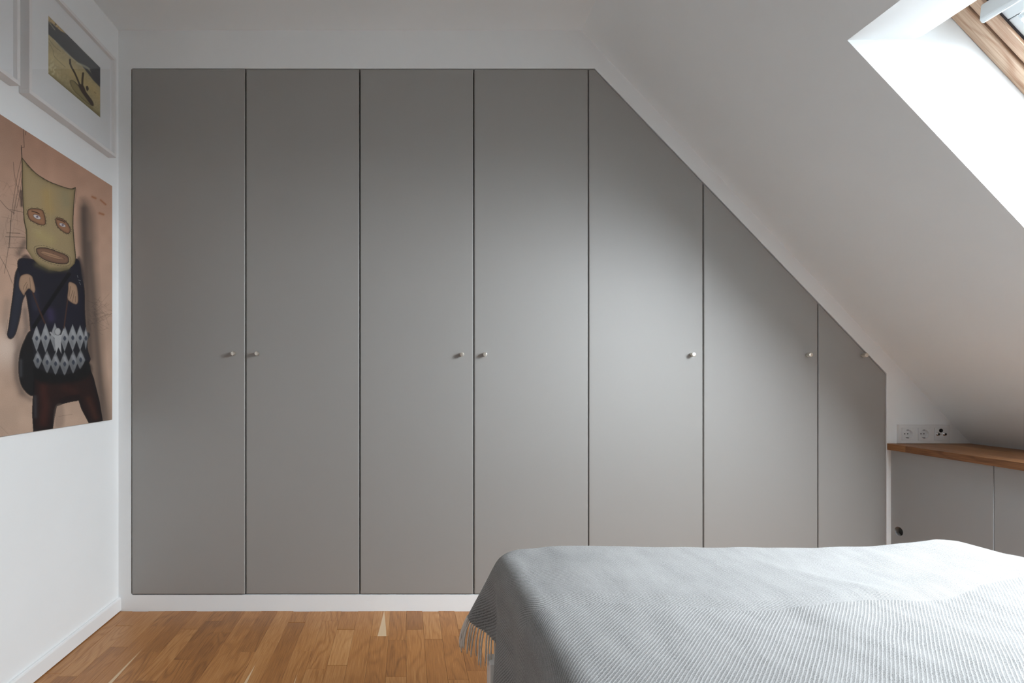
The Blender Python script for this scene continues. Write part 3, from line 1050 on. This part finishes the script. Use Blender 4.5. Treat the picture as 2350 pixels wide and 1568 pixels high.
def make_painting():
    X = LX + 0.012
    yb = X * F / (257.5 - VX)
    zt = CH + (VY - 427.3) * yb / F
    zb = CH + (VY - 963.3) * yb / F
    ya = yb - 0.76
    R = Raster(X, ya, yb, zb, zt, 500, 720)
    u, v = R.u, R.v
    # ground: peach above, sand below, cloudy
    n = R.noise(60, 60, 1) * 0.6 + R.noise(17, 22, 2) * 0.4
    t = np.clip((v - 300) / 650, 0, 1)
    base = lin((140, 108, 91))[None] * (1 - t[:, None]) + lin((168, 143, 125))[None] * t[:, None]
    R.c = base * (0.86 + 0.28 * n[:, None])
    R.blend(np.exp(-((u - 15) / 40) ** 2 - ((v - 800) / 45) ** 2) * 0.6, (196, 180, 168))
    R.blend(np.exp(-((u - 5) / 45) ** 2 - ((v - 330) / 90) ** 2) * 0.5, (118, 98, 85))
    R.blend(np.exp(-((u - 10) / 50) ** 2 - ((v - 520) / 80) ** 2) * 0.45, (128, 112, 99))
    # long shadow on the right of the figure
    R.poly([(183, 470), (215, 490), (221, 600), (228, 700), (240, 860), (254, 970), (215, 990), (195, 700)], (88, 74, 66), soft=9, alpha=0.75)
    R.glow([(192, 480), (196, 640), (205, 820)], (60, 52, 48), 10, 0.75)
    R.glow([(203, 560), (220, 760), (236, 960)], (66, 58, 54), 7, 0.5)
    # shade beside body
    R.glow(z3((130, 560), (160, 760), (150, 950), (190, 1120)), (95, 80, 72), 12, 0.55)
    R.glow(z3((200, 300), (215, 480), (225, 600)), (110, 98, 92), 8, 0.5)
    R.glow(z2((225, 1200), (170, 1300)), (50, 46, 44), 9, 0.6)
    R.glow(z3((60, 350), (40, 520), (70, 640)), (120, 106, 96), 9, 0.45)
    R.glow(z3((215, 420), (235, 560), (190, 690), (140, 800), (140, 1000), (190, 1130), (260, 1180)), (84, 74, 68), 7, 0.5)
    # sketchy scribbles, left
    r = np.random.default_rng(3)
    for _ in range(46):
        x0, y0 = r.uniform(-5, 50), r.uniform(400, 620)
        ang = r.choice([0.05, 1.3, 1.9, 0.5]) + r.normal(0, 0.2)
        L = r.uniform(12, 45)
        x1, y1 = x0 + math.cos(ang) * L, y0 + math.sin(ang) * L
        R.line([(x0, y0), ((x0 + x1) / 2 + r.normal(0, 3), (y0 + y1) / 2 + r.normal(0, 3)), (x1, y1)], (52, 45, 42), 0.25, r.uniform(0.25, 0.6))
    for q in (z2((195, 440), (150, 640), (110, 900), (95, 1060), (85, 1250)), z2((190, 560), (155, 760), (120, 950)), z2((200, 600), (180, 760), (150, 890)),
              z2((120, 480), (135, 620), (190, 820)), z2((90, 905), (205, 930)), z2((60, 1115), (180, 1120)), z2((50, 1150), (225, 1155)), z2((70, 1250), (235, 1252)),
              z2((0, 820), (60, 890), (130, 940)), z2((40, 1480), (85, 1180), (95, 1000)), z2((0, 1330), (60, 1440), (110, 1568))):
        R.line(q, (40, 35, 33), 0.55, 0.75)
    R.glow(z2((190, 740), (195, 870)), (30, 27, 26), 3.5, 0.8)
    # scribbles, right
    for _ in range(60):
        x0, y0 = r.normal(217, 12), r.normal(718, 17)
        ang = r.normal(0.1, 0.7)
        L = r.uniform(10, 34)
        R.line([(x0, y0), (x0 + math.cos(ang) * L / 2, y0 + math.sin(ang) * L / 2 + r.normal(0, 2)), (x0 + math.cos(ang) * L, y0 + math.sin(ang) * L + r.normal(0, 4))], (48, 42, 40), 0.22, r.uniform(0.3, 0.65))
    # rust spots
    for q, rr in ((z2((830, 790), (860, 805)), 2.5), (z2((905, 820), (950, 860)), 2.2), (z2((895, 938), (930, 950)), 2.6)):
        R.glow(q, (122, 72, 38), rr, 0.75)
    # dark cloak
    navy, ink = (27, 26, 36), (14, 13, 16)
    R.poly(z3((150, 60), (110, 300), (78, 540), (64, 630), (92, 662), (132, 620), (172, 470), (196, 330), (260, 200), (300, 60)), (38, 39, 48), 1.2, edge=ink, ew=3)
    R.poly(z3((170, -20), (155, 60), (210, 200), (225, 290), (250, 450), (262, 600), (280, 800), (330, 940), (740, 880), (748, 740), (727, 450), (722, 250), (700, 140), (660, -20), (500, 60), (300, -10)), navy, 1.2, edge=ink, ew=4)
    R.poly(z3((170, 0), (230, -60), (330, 30), (470, 75), (600, 70), (680, -40), (720, 180), (640, 330), (420, 420), (260, 330), (180, 200)), (27, 26, 33), 3, 0.8)
    R.glow(z3((430, 430), (440, 490)), (58, 48, 78), 9, 0.5)
    R.glow(z3((290, 250), (310, 400)), (44, 44, 58), 8, 0.5)
    # bag at the side
    R.poly(z3((262, 600), (200, 700), (166, 820), (164, 980), (200, 1090), (285, 1150), (340, 1000), (300, 780)), (24, 23, 24), 1.2, edge=ink, ew=3)
    R.glow(z3((180, 850), (180, 980)), (62, 62, 66), 3.5, 0.6)
    # trousers
    R.poly(z3((300, 900), (285, 1150), (278, 1300), (288, 1458), (450, 1432), (468, 1310), (485, 1240), (560, 1212), (640, 1195), (676, 1190), (700, 1265), (765, 1388), (877, 1366), (850, 1200), (800, 1000), (745, 860), (520, 960)), (36, 21, 19), 1.2, edge=ink, ew=6, ea=0.9, smooth=False)
    R.poly(z3((300, 880), (320, 1020), (420, 1055), (640, 1040), (780, 970), (745, 860), (520, 950)), (19, 17, 17), 4, 0.95)
    R.glow(z3((370, 1080), (390, 1250), (370, 1380)), (66, 32, 26), 9, 0.5)
    R.glow(z3((560, 1090), (640, 1120)), (58, 30, 25), 10, 0.4)
    R.glow(z3((760, 1180), (820, 1340)), (66, 37, 28), 7, 0.5)
    R.glow(z3((300, 1160), (305, 1330)), (58, 58, 62), 4, 0.5)
    for k in range(3):
        R.line(z3((510, 1215 - k * 14), (590, 1180 - k * 12), (680, 1160 - k * 8)), ink, 0.7, 0.8)
    R.poly(z3((480, 1250), (540, 1240), (545, 1400), (470, 1420)), (120, 102, 92), 4, 0.5)
    # drum with two rows of diamonds
    R.poly(z3((285, 600), (275, 680), (290, 800), (310, 905), (420, 955), (560, 968), (660, 935), (742, 845), (745, 700), (735, 600)), (27, 27, 31), 1.5)
    row1 = [(313, 660, 38, 112), (390, 655, 42, 125), (470, 650, 42, 120), (553, 660, 38, 112), (622, 655, 42, 115), (686, 655, 38, 108), (735, 660, 16, 95)]
    row2 = [(322, 850, 38, 85), (403, 865, 42, 100), (475, 878, 42, 100), (553, 880, 42, 105), (627, 865, 40, 100), (690, 845, 40, 90)]
    for j, rw_ in enumerate((row1, row2)):
        for (cx, cy, a, h) in rw_:
            sh = 118 if j == 0 else 98
            R.poly(z3((cx, cy - h), (cx + a, cy), (cx, cy + h), (cx - a, cy)), (sh, sh + 1, sh + 3), 0.8, smooth=False)
            R.glow(z3((cx, cy - h * .5), (cx + a * .3, cy - 10)), (150, 151, 154), 4, 0.45)
            R.glow(z3((cx - a * .2, cy + h * .3), (cx, cy + h * .6)), (70, 71, 76), 4, 0.4)
            R.poly(z3((cx + 2, cy - 22), (cx + 15, cy), (cx + 2, cy + 22), (cx - 12, cy)), (52, 56, 66), 1.0)
    R.poly(z3((290, 905), (420, 960), (560, 972), (665, 938), (748, 850), (760, 950), (560, 1030), (320, 1010)), (18, 17, 18), 2.0)
    # pale little figure between the diamonds
    pale = (142, 142, 143)
    R.line(z3((432, 610), (470, 650)), pale, 1.8, 0.9); R.line(z3((520, 650), (543, 600)), pale, 1.6, 0.9)
    R.poly(z3((465, 630), (528, 630), (522, 700), (526, 790), (500, 735), (480, 795), (470, 700)), pale, 0.8, smooth=False)
    R.poly(z3(*[(494 + 26 * math.cos(a_), 602 + 31 * math.sin(a_)) for a_ in np.linspace(0, 2 * math.pi, 10, endpoint=False)]), pale, 0.8, edge=(60, 60, 62), ew=0.8)
    # straps
    R.line(z3((590, 110), (440, 330), (290, 560)), (16, 15, 16), 4.5, 0.95)
    R.line(z3((278, 262), (330, 400), (384, 530)), (58, 38, 32), 1.8, 0.95)
    R.line(z3((582, 315), (565, 440), (548, 572)), (60, 40, 34), 1.5, 0.95)
    # hands
    skin = (138, 112, 92)
    R.poly(z3((163, 175), (180, 125), (230, 108), (270, 125), (286, 165), (302, 240), (290, 270), (264, 244), (244, 235), (216, 268), (205, 292), (180, 258), (164, 222)), skin, 0.8, edge=(60, 45, 38), ew=1.6)
    R.poly(z3((588, 185), (612, 179), (652, 205), (666, 262), (669, 340), (655, 367), (630, 362), (595, 340), (578, 312), (585, 240)), skin, 0.8, edge=(60, 45, 38), ew=1.6)
    for q in (((228, 180), (205, 215), (200, 240)), ((235, 195), (222, 240)), ((255, 140), (262, 240)), ((604, 215), (592, 300)), ((625, 250), (603, 320)), ((637, 260), (622, 345)), ((648, 300), (645, 350))):
        R.line(z3(*q), (35, 27, 24), 0.45, 0.85)
    # hood: paper-bag head
    hood = [(197, 440), (240, 500), (330, 590), (430, 650), (520, 690), (600, 715), (645, 720), (678, 708), (668, 800), (660, 900), (656, 1050), (668, 1200), (682, 1330), (668, 1392), (620, 1440), (540, 1462), (440, 1447), (350, 1402), (290, 1340), (240, 1262), (238, 1180), (232, 1090), (215, 1000), (208, 850), (200, 650)]
    R.poly(z2(*hood), (128, 112, 84), 0.9, edge=(84, 74, 48), ew=4, ea=0.8, smooth=False)
    R.glow(z2((420, 760), (440, 900)), (140, 116, 72), 14, 0.5)
    R.glow(z2((360, 1130), (450, 1180)), (140, 126, 86), 14, 0.55)
    R.glow(z2((580, 760), (600, 850)), (112, 106, 84), 12, 0.5)
    R.glow(z2((330, 1400), (450, 1450), (600, 1440)), (72, 66, 48), 6, 0.6)
    R.line(z2((440, 660), (455, 950), (462, 1230)), (142, 128, 92), 0.4, 0.5)
    for k in range(3): R.line(z2((285, 1075 + k * 15), (370, 1095 + k * 12)), (150, 138, 104), 0.3, 0.5)
    dk = (26, 23, 22)
    R.line(z2((210, 180), (218, 345), (190, 350), (197, 440)), dk, 0.55, 0.9, smooth=False)
    R.line(z2((235, 195), (230, 235)), dk, 0.6, 0.7)
    R.line(z2((192, 330), (200, 480), (200, 650), (208, 850), (218, 1000), (240, 1110), (238, 1260)), dk, 0.75, 0.95)
    R.line(z2((197, 440), (260, 515), (330, 585), (430, 648), (520, 685), (600, 712), (645, 720), (678, 708)), dk, 0.7, 0.95)
    R.line(z2((678, 708), (664, 860), (656, 1050), (668, 1220), (682, 1360)), dk, 0.75, 0.95)
    R.line(z2((690, 720), (676, 850)), dk, 0.3, 0.6)
    R.line(z2((640, 722), (668, 714), (655, 728)), dk, 0.5, 0.8)
    # eye holes
    e1 = [(248, 920), (285, 897), (370, 905), (396, 940), (409, 1000), (405, 1040), (370, 1046), (310, 1022), (262, 988)]
    e2 = [(503, 985), (540, 983), (590, 1010), (625, 1060), (633, 1095), (615, 1122), (575, 1110), (525, 1070), (505, 1030)]
    for e, ec, a_, b_ in ((e1, (333, 972), 36, 17), (e2, (562, 1046), 31, 14)):
        R.poly(z2(*e), (122, 88, 66), 0.7, edge=(34, 27, 24), ew=1.8, ea=0.95)
        ang = 0.45
        el = [(ec[0] + a_ * math.cos(q) * math.cos(ang) - b_ * math.sin(q) * math.sin(ang), ec[1] + a_ * math.cos(q) * math.sin(ang) + b_ * math.sin(q) * math.cos(ang)) for q in np.linspace(0, 2 * math.pi, 12, endpoint=False)]
        R.poly(z2(*el), (160, 152, 150), 0.6, edge=(40, 33, 30), ew=0.6)
        R.poly(z2(*[(ec[0] + 2 + 11 * math.cos(q), ec[1] - 1 + 10 * math.sin(q)) for q in np.linspace(0, 2 * math.pi, 8, endpoint=False)]), (92, 82, 92), 0.6)
        R.line(z2((ec[0] - 46, ec[1] - 52), (ec[0] - 5, ec[1] - 40), (ec[0] + 20, ec[1] - 26)), (28, 22, 20), 1.0, 0.9)
    # mouth
    mo = [(325, 1272), (345, 1252), (420, 1252), (520, 1285), (600, 1320), (619, 1360), (600, 1392), (520, 1392), (420, 1366), (350, 1322)]
    R.poly(z2(*mo), (104, 78, 62), 0.7, edge=(32, 27, 26), ew=2.0, ea=0.95)
    R.poly(z2((368, 1290), (400, 1282), (500, 1312), (585, 1352), (520, 1352), (430, 1325), (380, 1305)), (134, 104, 82), 0.6, edge=(60, 44, 36), ew=0.8)
    R.line(z2((380, 1296), (470, 1322), (578, 1350)), (50, 38, 32), 0.4, 0.9)
    # stitches around the holes
    for poly_, cc in ((e1, (328, 968)), (e2, (566, 1052)), (mo, (470, 1322))):
        q = spline([(cc[0] + (x - cc[0]) * 1.13, cc[1] + (y - cc[1]) * (1.16 if poly_ is not mo else 1.25)) for x, y in poly_], True, 4)
        for k in range(0, len(q), 2 if poly_ is not mo else 1):
            a_, b_ = np.array(q[k]), np.array(q[(k + 1) % len(q)])
            R.line(z2(tuple(a_), tuple(a_ + (b_ - a_) * 0.5)), (38, 33, 28), 0.45, 0.85)
    for q in (((240, 505), (262, 528)), ((275, 545), (292, 560)), ((380, 628), (400, 640)), ((420, 648), (440, 658)), ((460, 668), (480, 676))):
        R.line(z2(*q), (38, 33, 28), 0.4, 0.8)
    # stitches on the sleeve
    for q in (((662, 120), (668, 140)), ((672, 160), (690, 165)), ((680, 180), (690, 200))):
        R.line(z3(*q), (120, 120, 125), 0.4, 0.7)
    # contour strokes of legs and sleeve
    R.line(z3((160, 20), (112, 300), (76, 560), (65, 635), (95, 662)), dk, 0.7, 0.9)
    R.line(z3((50, 620), (66, 500)), dk, 0.3, 0.6)
    R.line(z3((60, 650), (100, 668), (140, 600), (180, 470)), dk, 0.3, 0.6)
    R.line(z3((232, 300), (252, 450), (262, 560)), dk, 0.4, 0.8)
    R.line(z3((480, 1260), (476, 1330)), dk, 0.4, 0.7); R.line(z3((500, 1330), (620, 1310)), (70, 58, 52), 0.3, 0.6)
    R.line(z3((0, 1410), (70, 1480)), (80, 66, 58), 0.3, 0.5)
    # albedo: observed tone relative to the white wall beside it
    wl = lin(148 + 30 * np.clip((v - 430) / 570, 0, 1))
    t = thing('painting', (LX, (ya + yb) / 2, zb), 'unframed painting of a sack-headed figure in dark clothes on a peach ground', 'painting')
    R.sheet('canvas', 0.53 / wl, CANVAS, t, 0.0115)


make_painting()

# ------------------------------------------------------------------ framed pictures on the left wall
FRD = 0.035
FZ0 = CH + 0.9165
FZ1 = CH + 1.335


def picture_frame(ya, yb, label, photo):
    t = thing('picture_frame', (LX, (ya + yb) / 2, FZ0), label, 'picture', 'white frames above the painting')
    xf, xb = LX + FRD, LX + 0.0005
    r = 0.013
    for nm, a, b in (('frame_rail', (xb, ya, FZ0), (xf, yb, FZ0 + r)), ('frame_rail', (xb, ya, FZ1 - r), (xf, yb, FZ1)),
                     ('frame_stile', (xb, ya, FZ0 + r), (xf, ya + r, FZ1 - r)), ('frame_stile', (xb, yb - r, FZ0 + r), (xf, yb, FZ1 - r))):
        box(nm, a, b, FRAMEW, t, bevel=0.0008, seg=1)
    xm = xf - 0.0135
    ia, ib, ja, jb = ya + r, yb - r, FZ0 + r, FZ1 - r
    if photo:
        Xp = xm - 0.0015
        pa, pb_ = Xp * F / (110.0 - VX), Xp * F / (229.7 - VX)
        ztop = CH + (VY - 36.0) * pa / F
        zbot = CH + (VY - 270.0) * pb_ / F
        ztop = (ztop + CH + (VY - 154.8) * pb_ / F) / 2
    else:
        pa, pb_ = ya + 0.108, yb - 0.108
        ztop, zbot = FZ1 - 0.105, FZ0 + 0.105
        Xp = xm - 0.0015
    vs, tris = tri_poly([[(ia, ja), (ib, ja), (ib, jb), (ia, jb)], [(pa, zbot), (pb_, zbot), (pb_, ztop), (pa, ztop)]])
    V = [(xm, p.x, p.y) for p in vs] + [(Xp - 0.0002, p.x, p.y) for p in vs[4:]]
    Fc = [tuple(q) for q in tris] + [(4 + k, 4 + (k + 1) % 4, 8 + (k + 1) % 4, 8 + k) for k in range(4)]
    build('mat_board', V, Fc, MATB, t)
    R = Raster(Xp - 0.0001, pa - 0.003, pb_ + 0.003, zbot - 0.003, ztop + 0.003, 170, 130)
    u, v = R.u, R.v
    z1 = lambda *p: [(x / 3.7333, y / 3.7333) for x, y in p]
    if photo:
        n = R.noise(9, 9, 7) * 0.5 + R.noise(3, 3, 8) * 0.5
        R.c = lin((116, 106, 80))[None] * (0.85 + 0.4 * n[:, None])
        # lighter wet sand, darker foreground
        R.glow(z1((420, 480), (560, 560), (620, 620)), (136, 124, 92), 12, 0.6)
        R.glow(z1((640, 640), (800, 760), (850, 830)), (132, 116, 78), 10, 0.5)
        R.glow(z1((420, 660), (600, 800), (760, 930), (857, 1010)), (62, 57, 34), 9, 0.75)
        R.blend((R.noise(3.0, 5.0, 12) > 0.6) * np.exp(-((u - 118) / 16) ** 2 - ((v - 160) / 22) ** 2) * 0.55, (150, 146, 118))
        # dark sea and sky band
        R.poly(z1((405, 170), (405, 285), (470, 345), (520, 405), (600, 480), (700, 560), (800, 690), (870, 760), (870, 570), (640, 350), (520, 240)), (46, 47, 50), 0.9, smooth=False)
        R.poly(z1((405, 120), (405, 175), (450, 205), (520, 265), (570, 290), (560, 265), (480, 185)), (128, 112, 82), 0.9, smooth=False)
        R.blend((R.noise(4, 4, 15) > 0.55) * np.exp(-((u - 126) / 14) ** 2 - ((v - 55) / 14) ** 2) * 0.7, (40, 38, 36))
        for q, w_ in ((((470, 350), (560, 440), (640, 520)), 1.2), (((660, 540), (760, 590), (840, 690)), 2.2), (((420, 190), (470, 255)), 0.8), (((680, 400), (740, 460), (780, 500)), 0.7)):
            R.line(z1(*q), (128, 128, 112), w_, 0.55, soft=1.2)
        R.poly(z1((770, 590), (830, 640), (860, 690), (860, 745), (800, 660)), (44, 44, 48), 1.0)
        for q in (((415, 330), (470, 400), (520, 440)), ((455, 440), (470, 490), (560, 575)), ((415, 360), (460, 440))):
            R.line(z1(*q), (84, 76, 52), 0.7, 0.7)
        # board on the sand and the diver's dark shape
        board = [(600, 700), (622, 690), (660, 720), (720, 800), (775, 870), (800, 905), (760, 890), (690, 830), (630, 770)]
        R.poly(z1(*board), (96, 88, 62), 0.8, edge=(52, 46, 28), ew=1.2)
        dkb = (38, 30, 26)
        R.line(z1((600, 510), (606, 560), (640, 625), (668, 690), (692, 750)), dkb, 2.0, 0.95)
        R.line(z1((712, 628), (706, 690), (705, 755)), dkb, 2.4, 0.95)
        R.poly(z1((672, 720), (715, 735), (740, 790), (790, 860), (803, 900), (780, 900), (735, 840), (690, 775)), dkb, 0.8)
        R.line(z1((640, 700), (672, 735)), dkb, 0.7, 0.8)
        R.poly(z1((735, 745), (752, 738), (760, 765), (745, 780)), dkb, 0.8)
        R.line(z1((600, 512), (598, 545)), dkb, 1.6, 0.9)
        R.line(z1((808, 790), (822, 800)), (66, 56, 38), 0.8, 0.7)
    else:
        n = R.noise(14, 14, 21)
        R.c = lin((120, 112, 90))[None] * (0.7 + 0.5 * n[:, None])
        R.blend(np.clip((np.median(v) - v) / 20 + 0.5, 0, 1) * 0.7, (70, 74, 80))
    R.sheet('photo', np.full(u.size, 0.80 / float(lin(142))), PRINT, t, 0.002)
    box('pane', (xf - 0.0105, ia - 0.001, ja - 0.001), (xf - 0.0090, ib + 0.001, jb + 0.001), GLASS, t)


picture_frame(1.708, 2.2205, 'white box frame with a beach photograph of upturned legs', True)
picture_frame(1.1555, 1.668, 'white box frame cut by the picture edge, only its blank mat showing', False)

# ------------------------------------------------------------------ bed
BX0, BX1, BYF, BYH = 0.262, 1.800, 1.455, -0.56
bed = thing('bed', ((BX0 + BX1) / 2, (BYF + BYH) / 2, 0), 'white bed hidden under the grey wool blanket', 'bed')
box('mattress', (BX0 + 0.01, BYH + 0.02, 0.275), (BX1 - 0.01, BYF - 0.01, 0.492), SHEET, bed, bevel=0.035, seg=4)
box('bed_base', (BX0, BYH + 0.01, 0.13), (BX1, BYF, 0.272), BEDW, bed, bevel=0.006)
leg0 = box('leg', (BX0 - 0.040, BYF - 0.065, 0.0005), (BX0 + 0.02, BYF - 0.01, 0.268), BEDW, bed, bevel=0.003)
lc = WL[leg0.name]
for lx, ly in ((BX1 - 0.006, lc.y), (lc.x, BYH + 0.06), (BX1 - 0.006, BYH + 0.06)):
    share(leg0, (lx, ly, lc.z), bed)

# blanket: a cloth sheet laid over the bed and bent down past its edges
ZT = 0.556
IX0, IX1, IY1 = 0.300, 1.775, 1.452
RC = 0.03
sil = [(0.0, -.01), (0.30, -0.008), (0.40, 0.0), (0.52, 0.002), (0.82, 0.0), (1.00, -0.004), (1.15, -0.003), (1.29, 0.005), (1.41, 0.012), (1.485, 0.020), (1.53, 0.015), (1.61, -0.006), (1.70, -0.027), (1.75, -0.040), (2.2, -0.06)]


def smooth_noise(x, y, seed):
    r = np.random.default_rng(seed)
    T = r.random((97, 97)) * 2 - 1
    ia, ib = np.floor(x).astype(int), np.floor(y).astype(int)
    fa, fb = x - ia, y - ib
    fa = fa * fa * fa * (fa * (fa * 6 - 15) + 10); fb = fb * fb * fb * (fb * (fb * 6 - 15) + 10)
    g = lambda i, j: T[np.mod(i, 97), np.mod(j, 97)]
    return (g(ia, ib) * (1 - fa) + g(ia + 1, ib) * fa) * (1 - fb) + (g(ia, ib + 1) * (1 - fa) + g(ia + 1, ib + 1) * fa) * fb


def sstep(a, b, x):
    t = np.clip((x - a) / (b - a), 0, 1)
    return t * t * (3 - 2 * t)


def yband(x):
    return np.interp(x, [-0.3, 0.2, 0.268, 0.45, 0.685, 0.86, 0.988, 1.08, 1.18, 1.307, 1.443, 1.9], [1.02, 1.065, 1.084, 1.10, 1.075, 1.092, 1.115, 1.112, 1.135, 1.195, 1.225, 1.30])


def topz(x, y):
    z = ZT + np.interp(x, [p[0] for p in sil], [p[1] for p in sil]) * (0.25 + 0.75 * np.exp(-((y - 1.46) / 0.35) ** 2))
    z = z + smooth_noise(x * 4.2 + 3, y * 3.1, 3) * 0.006 + smooth_noise(x * 9 + y * 5, y * 8 - x * 3, 9) * 0.003
    # diagonal soft creases
    q = (x - 1.0) * 0.8 + (y - 1.2) * 0.6
    z = z + 0.0045 * np.exp(-((q + 0.0) / 0.03) ** 2) * np.exp(-((x - 0.95) / 0.2) ** 2 - ((y - 1.2) / 0.16) ** 2)
    # shallow dip where the weave turns round
    w = y - yband(x)
    z = z - 0.0035 * np.exp(-(w / 0.022) ** 2) + 0.003 * np.exp(-((w - 0.05) / 0.04) ** 2)
    return z


def cloth(xc, yc):
    """flat cloth coordinates -> draped position"""
    # nearest point on the inner rounded rectangle
    qx = np.clip(xc, IX0 + RC, IX1 - RC)
    qy = np.minimum(yc, IY1 - RC)
    dx, dy = xc - qx, yc - qy
    rr = np.hypot(dx, dy)
    nx = np.where(rr > 1e-9, dx / np.maximum(rr, 1e-9), 0)
    ny = np.where(rr > 1e-9, dy / np.maximum(rr, 1e-9), 0)
    dl = np.maximum(rr - RC, 0)
    ex, ey = xc - nx * dl, yc - ny * dl
    r = 0.062
    # splay of the hanging part: flared at the foot corner, gently waved along the side
    side = np.where(nx < -0.3, 1.0, 0.0)
    th = np.degrees(np.arctan2(ny, -nx))
    fl = 1.0 + 2.5 * np.sin(yc * 15.0 + 0.4) + 2.0 * np.sin(yc * 31.0)
    fl = fl * (1 - sstep(1.28, 1.36, yc)) + 2.0 * np.exp(-((yc - 1.33) / 0.035) ** 2) - 3.0 * np.exp(-((yc - 1.395) / 0.02) ** 2)
    fl = fl + 27.0 * sstep(1.395, 1.46, yc)
    fl = np.where(side > 0, fl, 6.0)
    A = np.radians(90.0 - fl)
    bend = np.minimum(dl / r, A)
    extra = np.maximum(dl - r * A, 0)
    out = r * np.sin(bend) + extra * np.cos(A)
    drop = r * (1 - np.cos(bend)) + extra * np.sin(A)
    z0 = topz(ex, ey)
    wv = smooth_noise(xc * 7 + 11, yc * 9, 17) * 0.006 * np.clip(dl / 0.1, 0, 1)
    return np.stack([ex + nx * (out + wv), ey + ny * (out + wv), z0 - drop], -1)


def hem(y):
    """cloth overhang at the left side, shorter towards the foot"""
    return np.interp(y, [-0.5, 0.9, 1.28, 1.34, 1.385, 1.42, 1.455, 1.6], [0.42, 0.42, 0.41, 0.39, 0.285, 0.244, 0.234, 0.226])


NR, NL, NTp = 330, 80, 300
yrow = np.linspace(-0.30, IY1 + 0.075, NR)
verts, uvs, bands = [], [], []
for y in yrow:
    H = float(hem(np.array([y]))[0])
    xs = np.concatenate([np.linspace(IX0 - H, IX0 + RC, NL, endpoint=False), np.linspace(IX0 + RC, IX1 + 0.16, NTp)])
    P = cloth(xs, np.full(xs.size, y))
    verts.append(P)
    uvs.append(np.stack([xs * 1.0, y - 1.05 - 0.10 * (xs - 0.3)], -1))
    bands.append(y - yband(xs))
verts = np.array(verts); uvs = np.array(uvs)
nc = verts.shape[1]
Vv = verts.reshape(-1, 3)
i = (np.arange(NR - 1)[:, None] * nc + np.arange(nc - 1)[None, :]).ravel()
Fq = np.stack([i, i + 1, i + nc + 1, i + nc], 1)
blk = thing('blanket', (1.0, 0.7, 0.5), 'grey and white herringbone wool blanket with fringe, spread over the bed', 'blanket')
cl = build('cloth', Vv, Fq, WOOL, blk, smooth=True)
uvl = cl.data.uv_layers.new(name='cloth')
li = np.zeros(len(cl.data.loops), dtype=np.int32)
cl.data.loops.foreach_get('vertex_index', li)
uvl.data.foreach_set('uv', uvs.reshape(-1, 2)[li].ravel())
ba = cl.data.attributes.new('band', 'FLOAT', 'POINT')
ba.data.foreach_set('value', np.array(bands).ravel())
so = cl.modifiers.new('thickness', 'SOLIDIFY')
so.thickness = 0.004
so.offset = -1.0

# fringe strands along the left hem
random.seed(21)
yy = IY1 + 0.072
strand_no = 0
while yy > 0.62:
    H = float(hem(np.array([yy]))[0])
    P = cloth(np.array([IX0 - H + 0.003, IX0 - H + 0.02]), np.array([yy, yy]))
    p0 = Vector(P[0]); dirv = (Vector(P[0]) - Vector(P[1])).normalized()
    L = random.uniform(0.075, 0.10)
    L = min(L, p0.z - 0.02)
    sx, sy = random.uniform(-0.30, 0.30), random.uniform(-0.45, 0.45)
    pts = []
    for k in range(8):
        t_ = k / 7
        d = dirv * (1 - t_) + Vector((sx * 0.5 + 0.10 * math.sin(t_ * 4 + sx * 9), sy * 0.5, -1)) * t_
        pts.append((p0 if not pts else pts[-1]) + d.normalized() * (L / 7 if pts else 0))
    V, Fc = [], []
    nn = 6
    for k, p in enumerate(pts):
        r_ = 0.0024 * (1.0 if k < 6 else (0.9 if k == 6 else 0.45))
        for j in range(nn):
            a_ = 2 * math.pi * j / nn + k * 0.5
            V.append((p.x + r_ * math.cos(a_), p.y + r_ * math.sin(a_), p.z))
    for k in range(7):
        for j in range(nn):
            Fc.append((k * nn + j, k * nn + (j + 1) % nn, (k + 1) * nn + (j + 1) % nn, (k + 1) * nn + j))
    Fc += [tuple(range(nn))[::-1], tuple(7 * nn + j for j in range(nn))]
    build('fringe_strand', V, Fc, FRINGE, blk, smooth=True)
    yy -= random.uniform(0.0034, 0.0050)

# loose wool fibres standing off the cloth
NF = 60000
tri = rng.integers(0, len(Fq), NF)
w = rng.random((NF, 2))
q = Vv[Fq[tri]]
base_p = (q[:, 0] * (1 - w[:, :1]) + q[:, 1] * w[:, :1]) * (1 - w[:, 1:]) + (q[:, 3] * (1 - w[:, :1]) + q[:, 2] * w[:, :1]) * w[:, 1:]
nrm = np.cross(q[:, 1] - q[:, 0], q[:, 3] - q[:, 0])
nrm /= np.linalg.norm(nrm, axis=1, keepdims=True) + 1e-12
keep = (base_p[:, 1] > 0.6)
base_p, nrm = base_p[keep], nrm[keep]
m = len(base_p)
rd = rng.normal(size=(m, 3))
d = rd + nrm * 0.75
d /= np.linalg.norm(d, axis=1, keepdims=True)
sgn = np.sign((d * nrm).sum(1, keepdims=True)); d = np.where(sgn < 0, d - 2 * (d * nrm).sum(1, keepdims=True) * nrm, d)
Ls = rng.uniform(0.002, 0.0055, (m, 1))
sd = np.cross(d, rng.normal(size=(m, 3))); sd /= np.linalg.norm(sd, axis=1, keepdims=True)
wd = 0.00007
FV = np.stack([base_p - sd * wd, base_p + sd * wd, base_p + d * Ls], 1).reshape(-1, 3)
fz = build('wool_fuzz', FV, np.arange(3 * m).reshape(-1, 3), FUZZ, blk)
fz['kind'] = 'stuff'
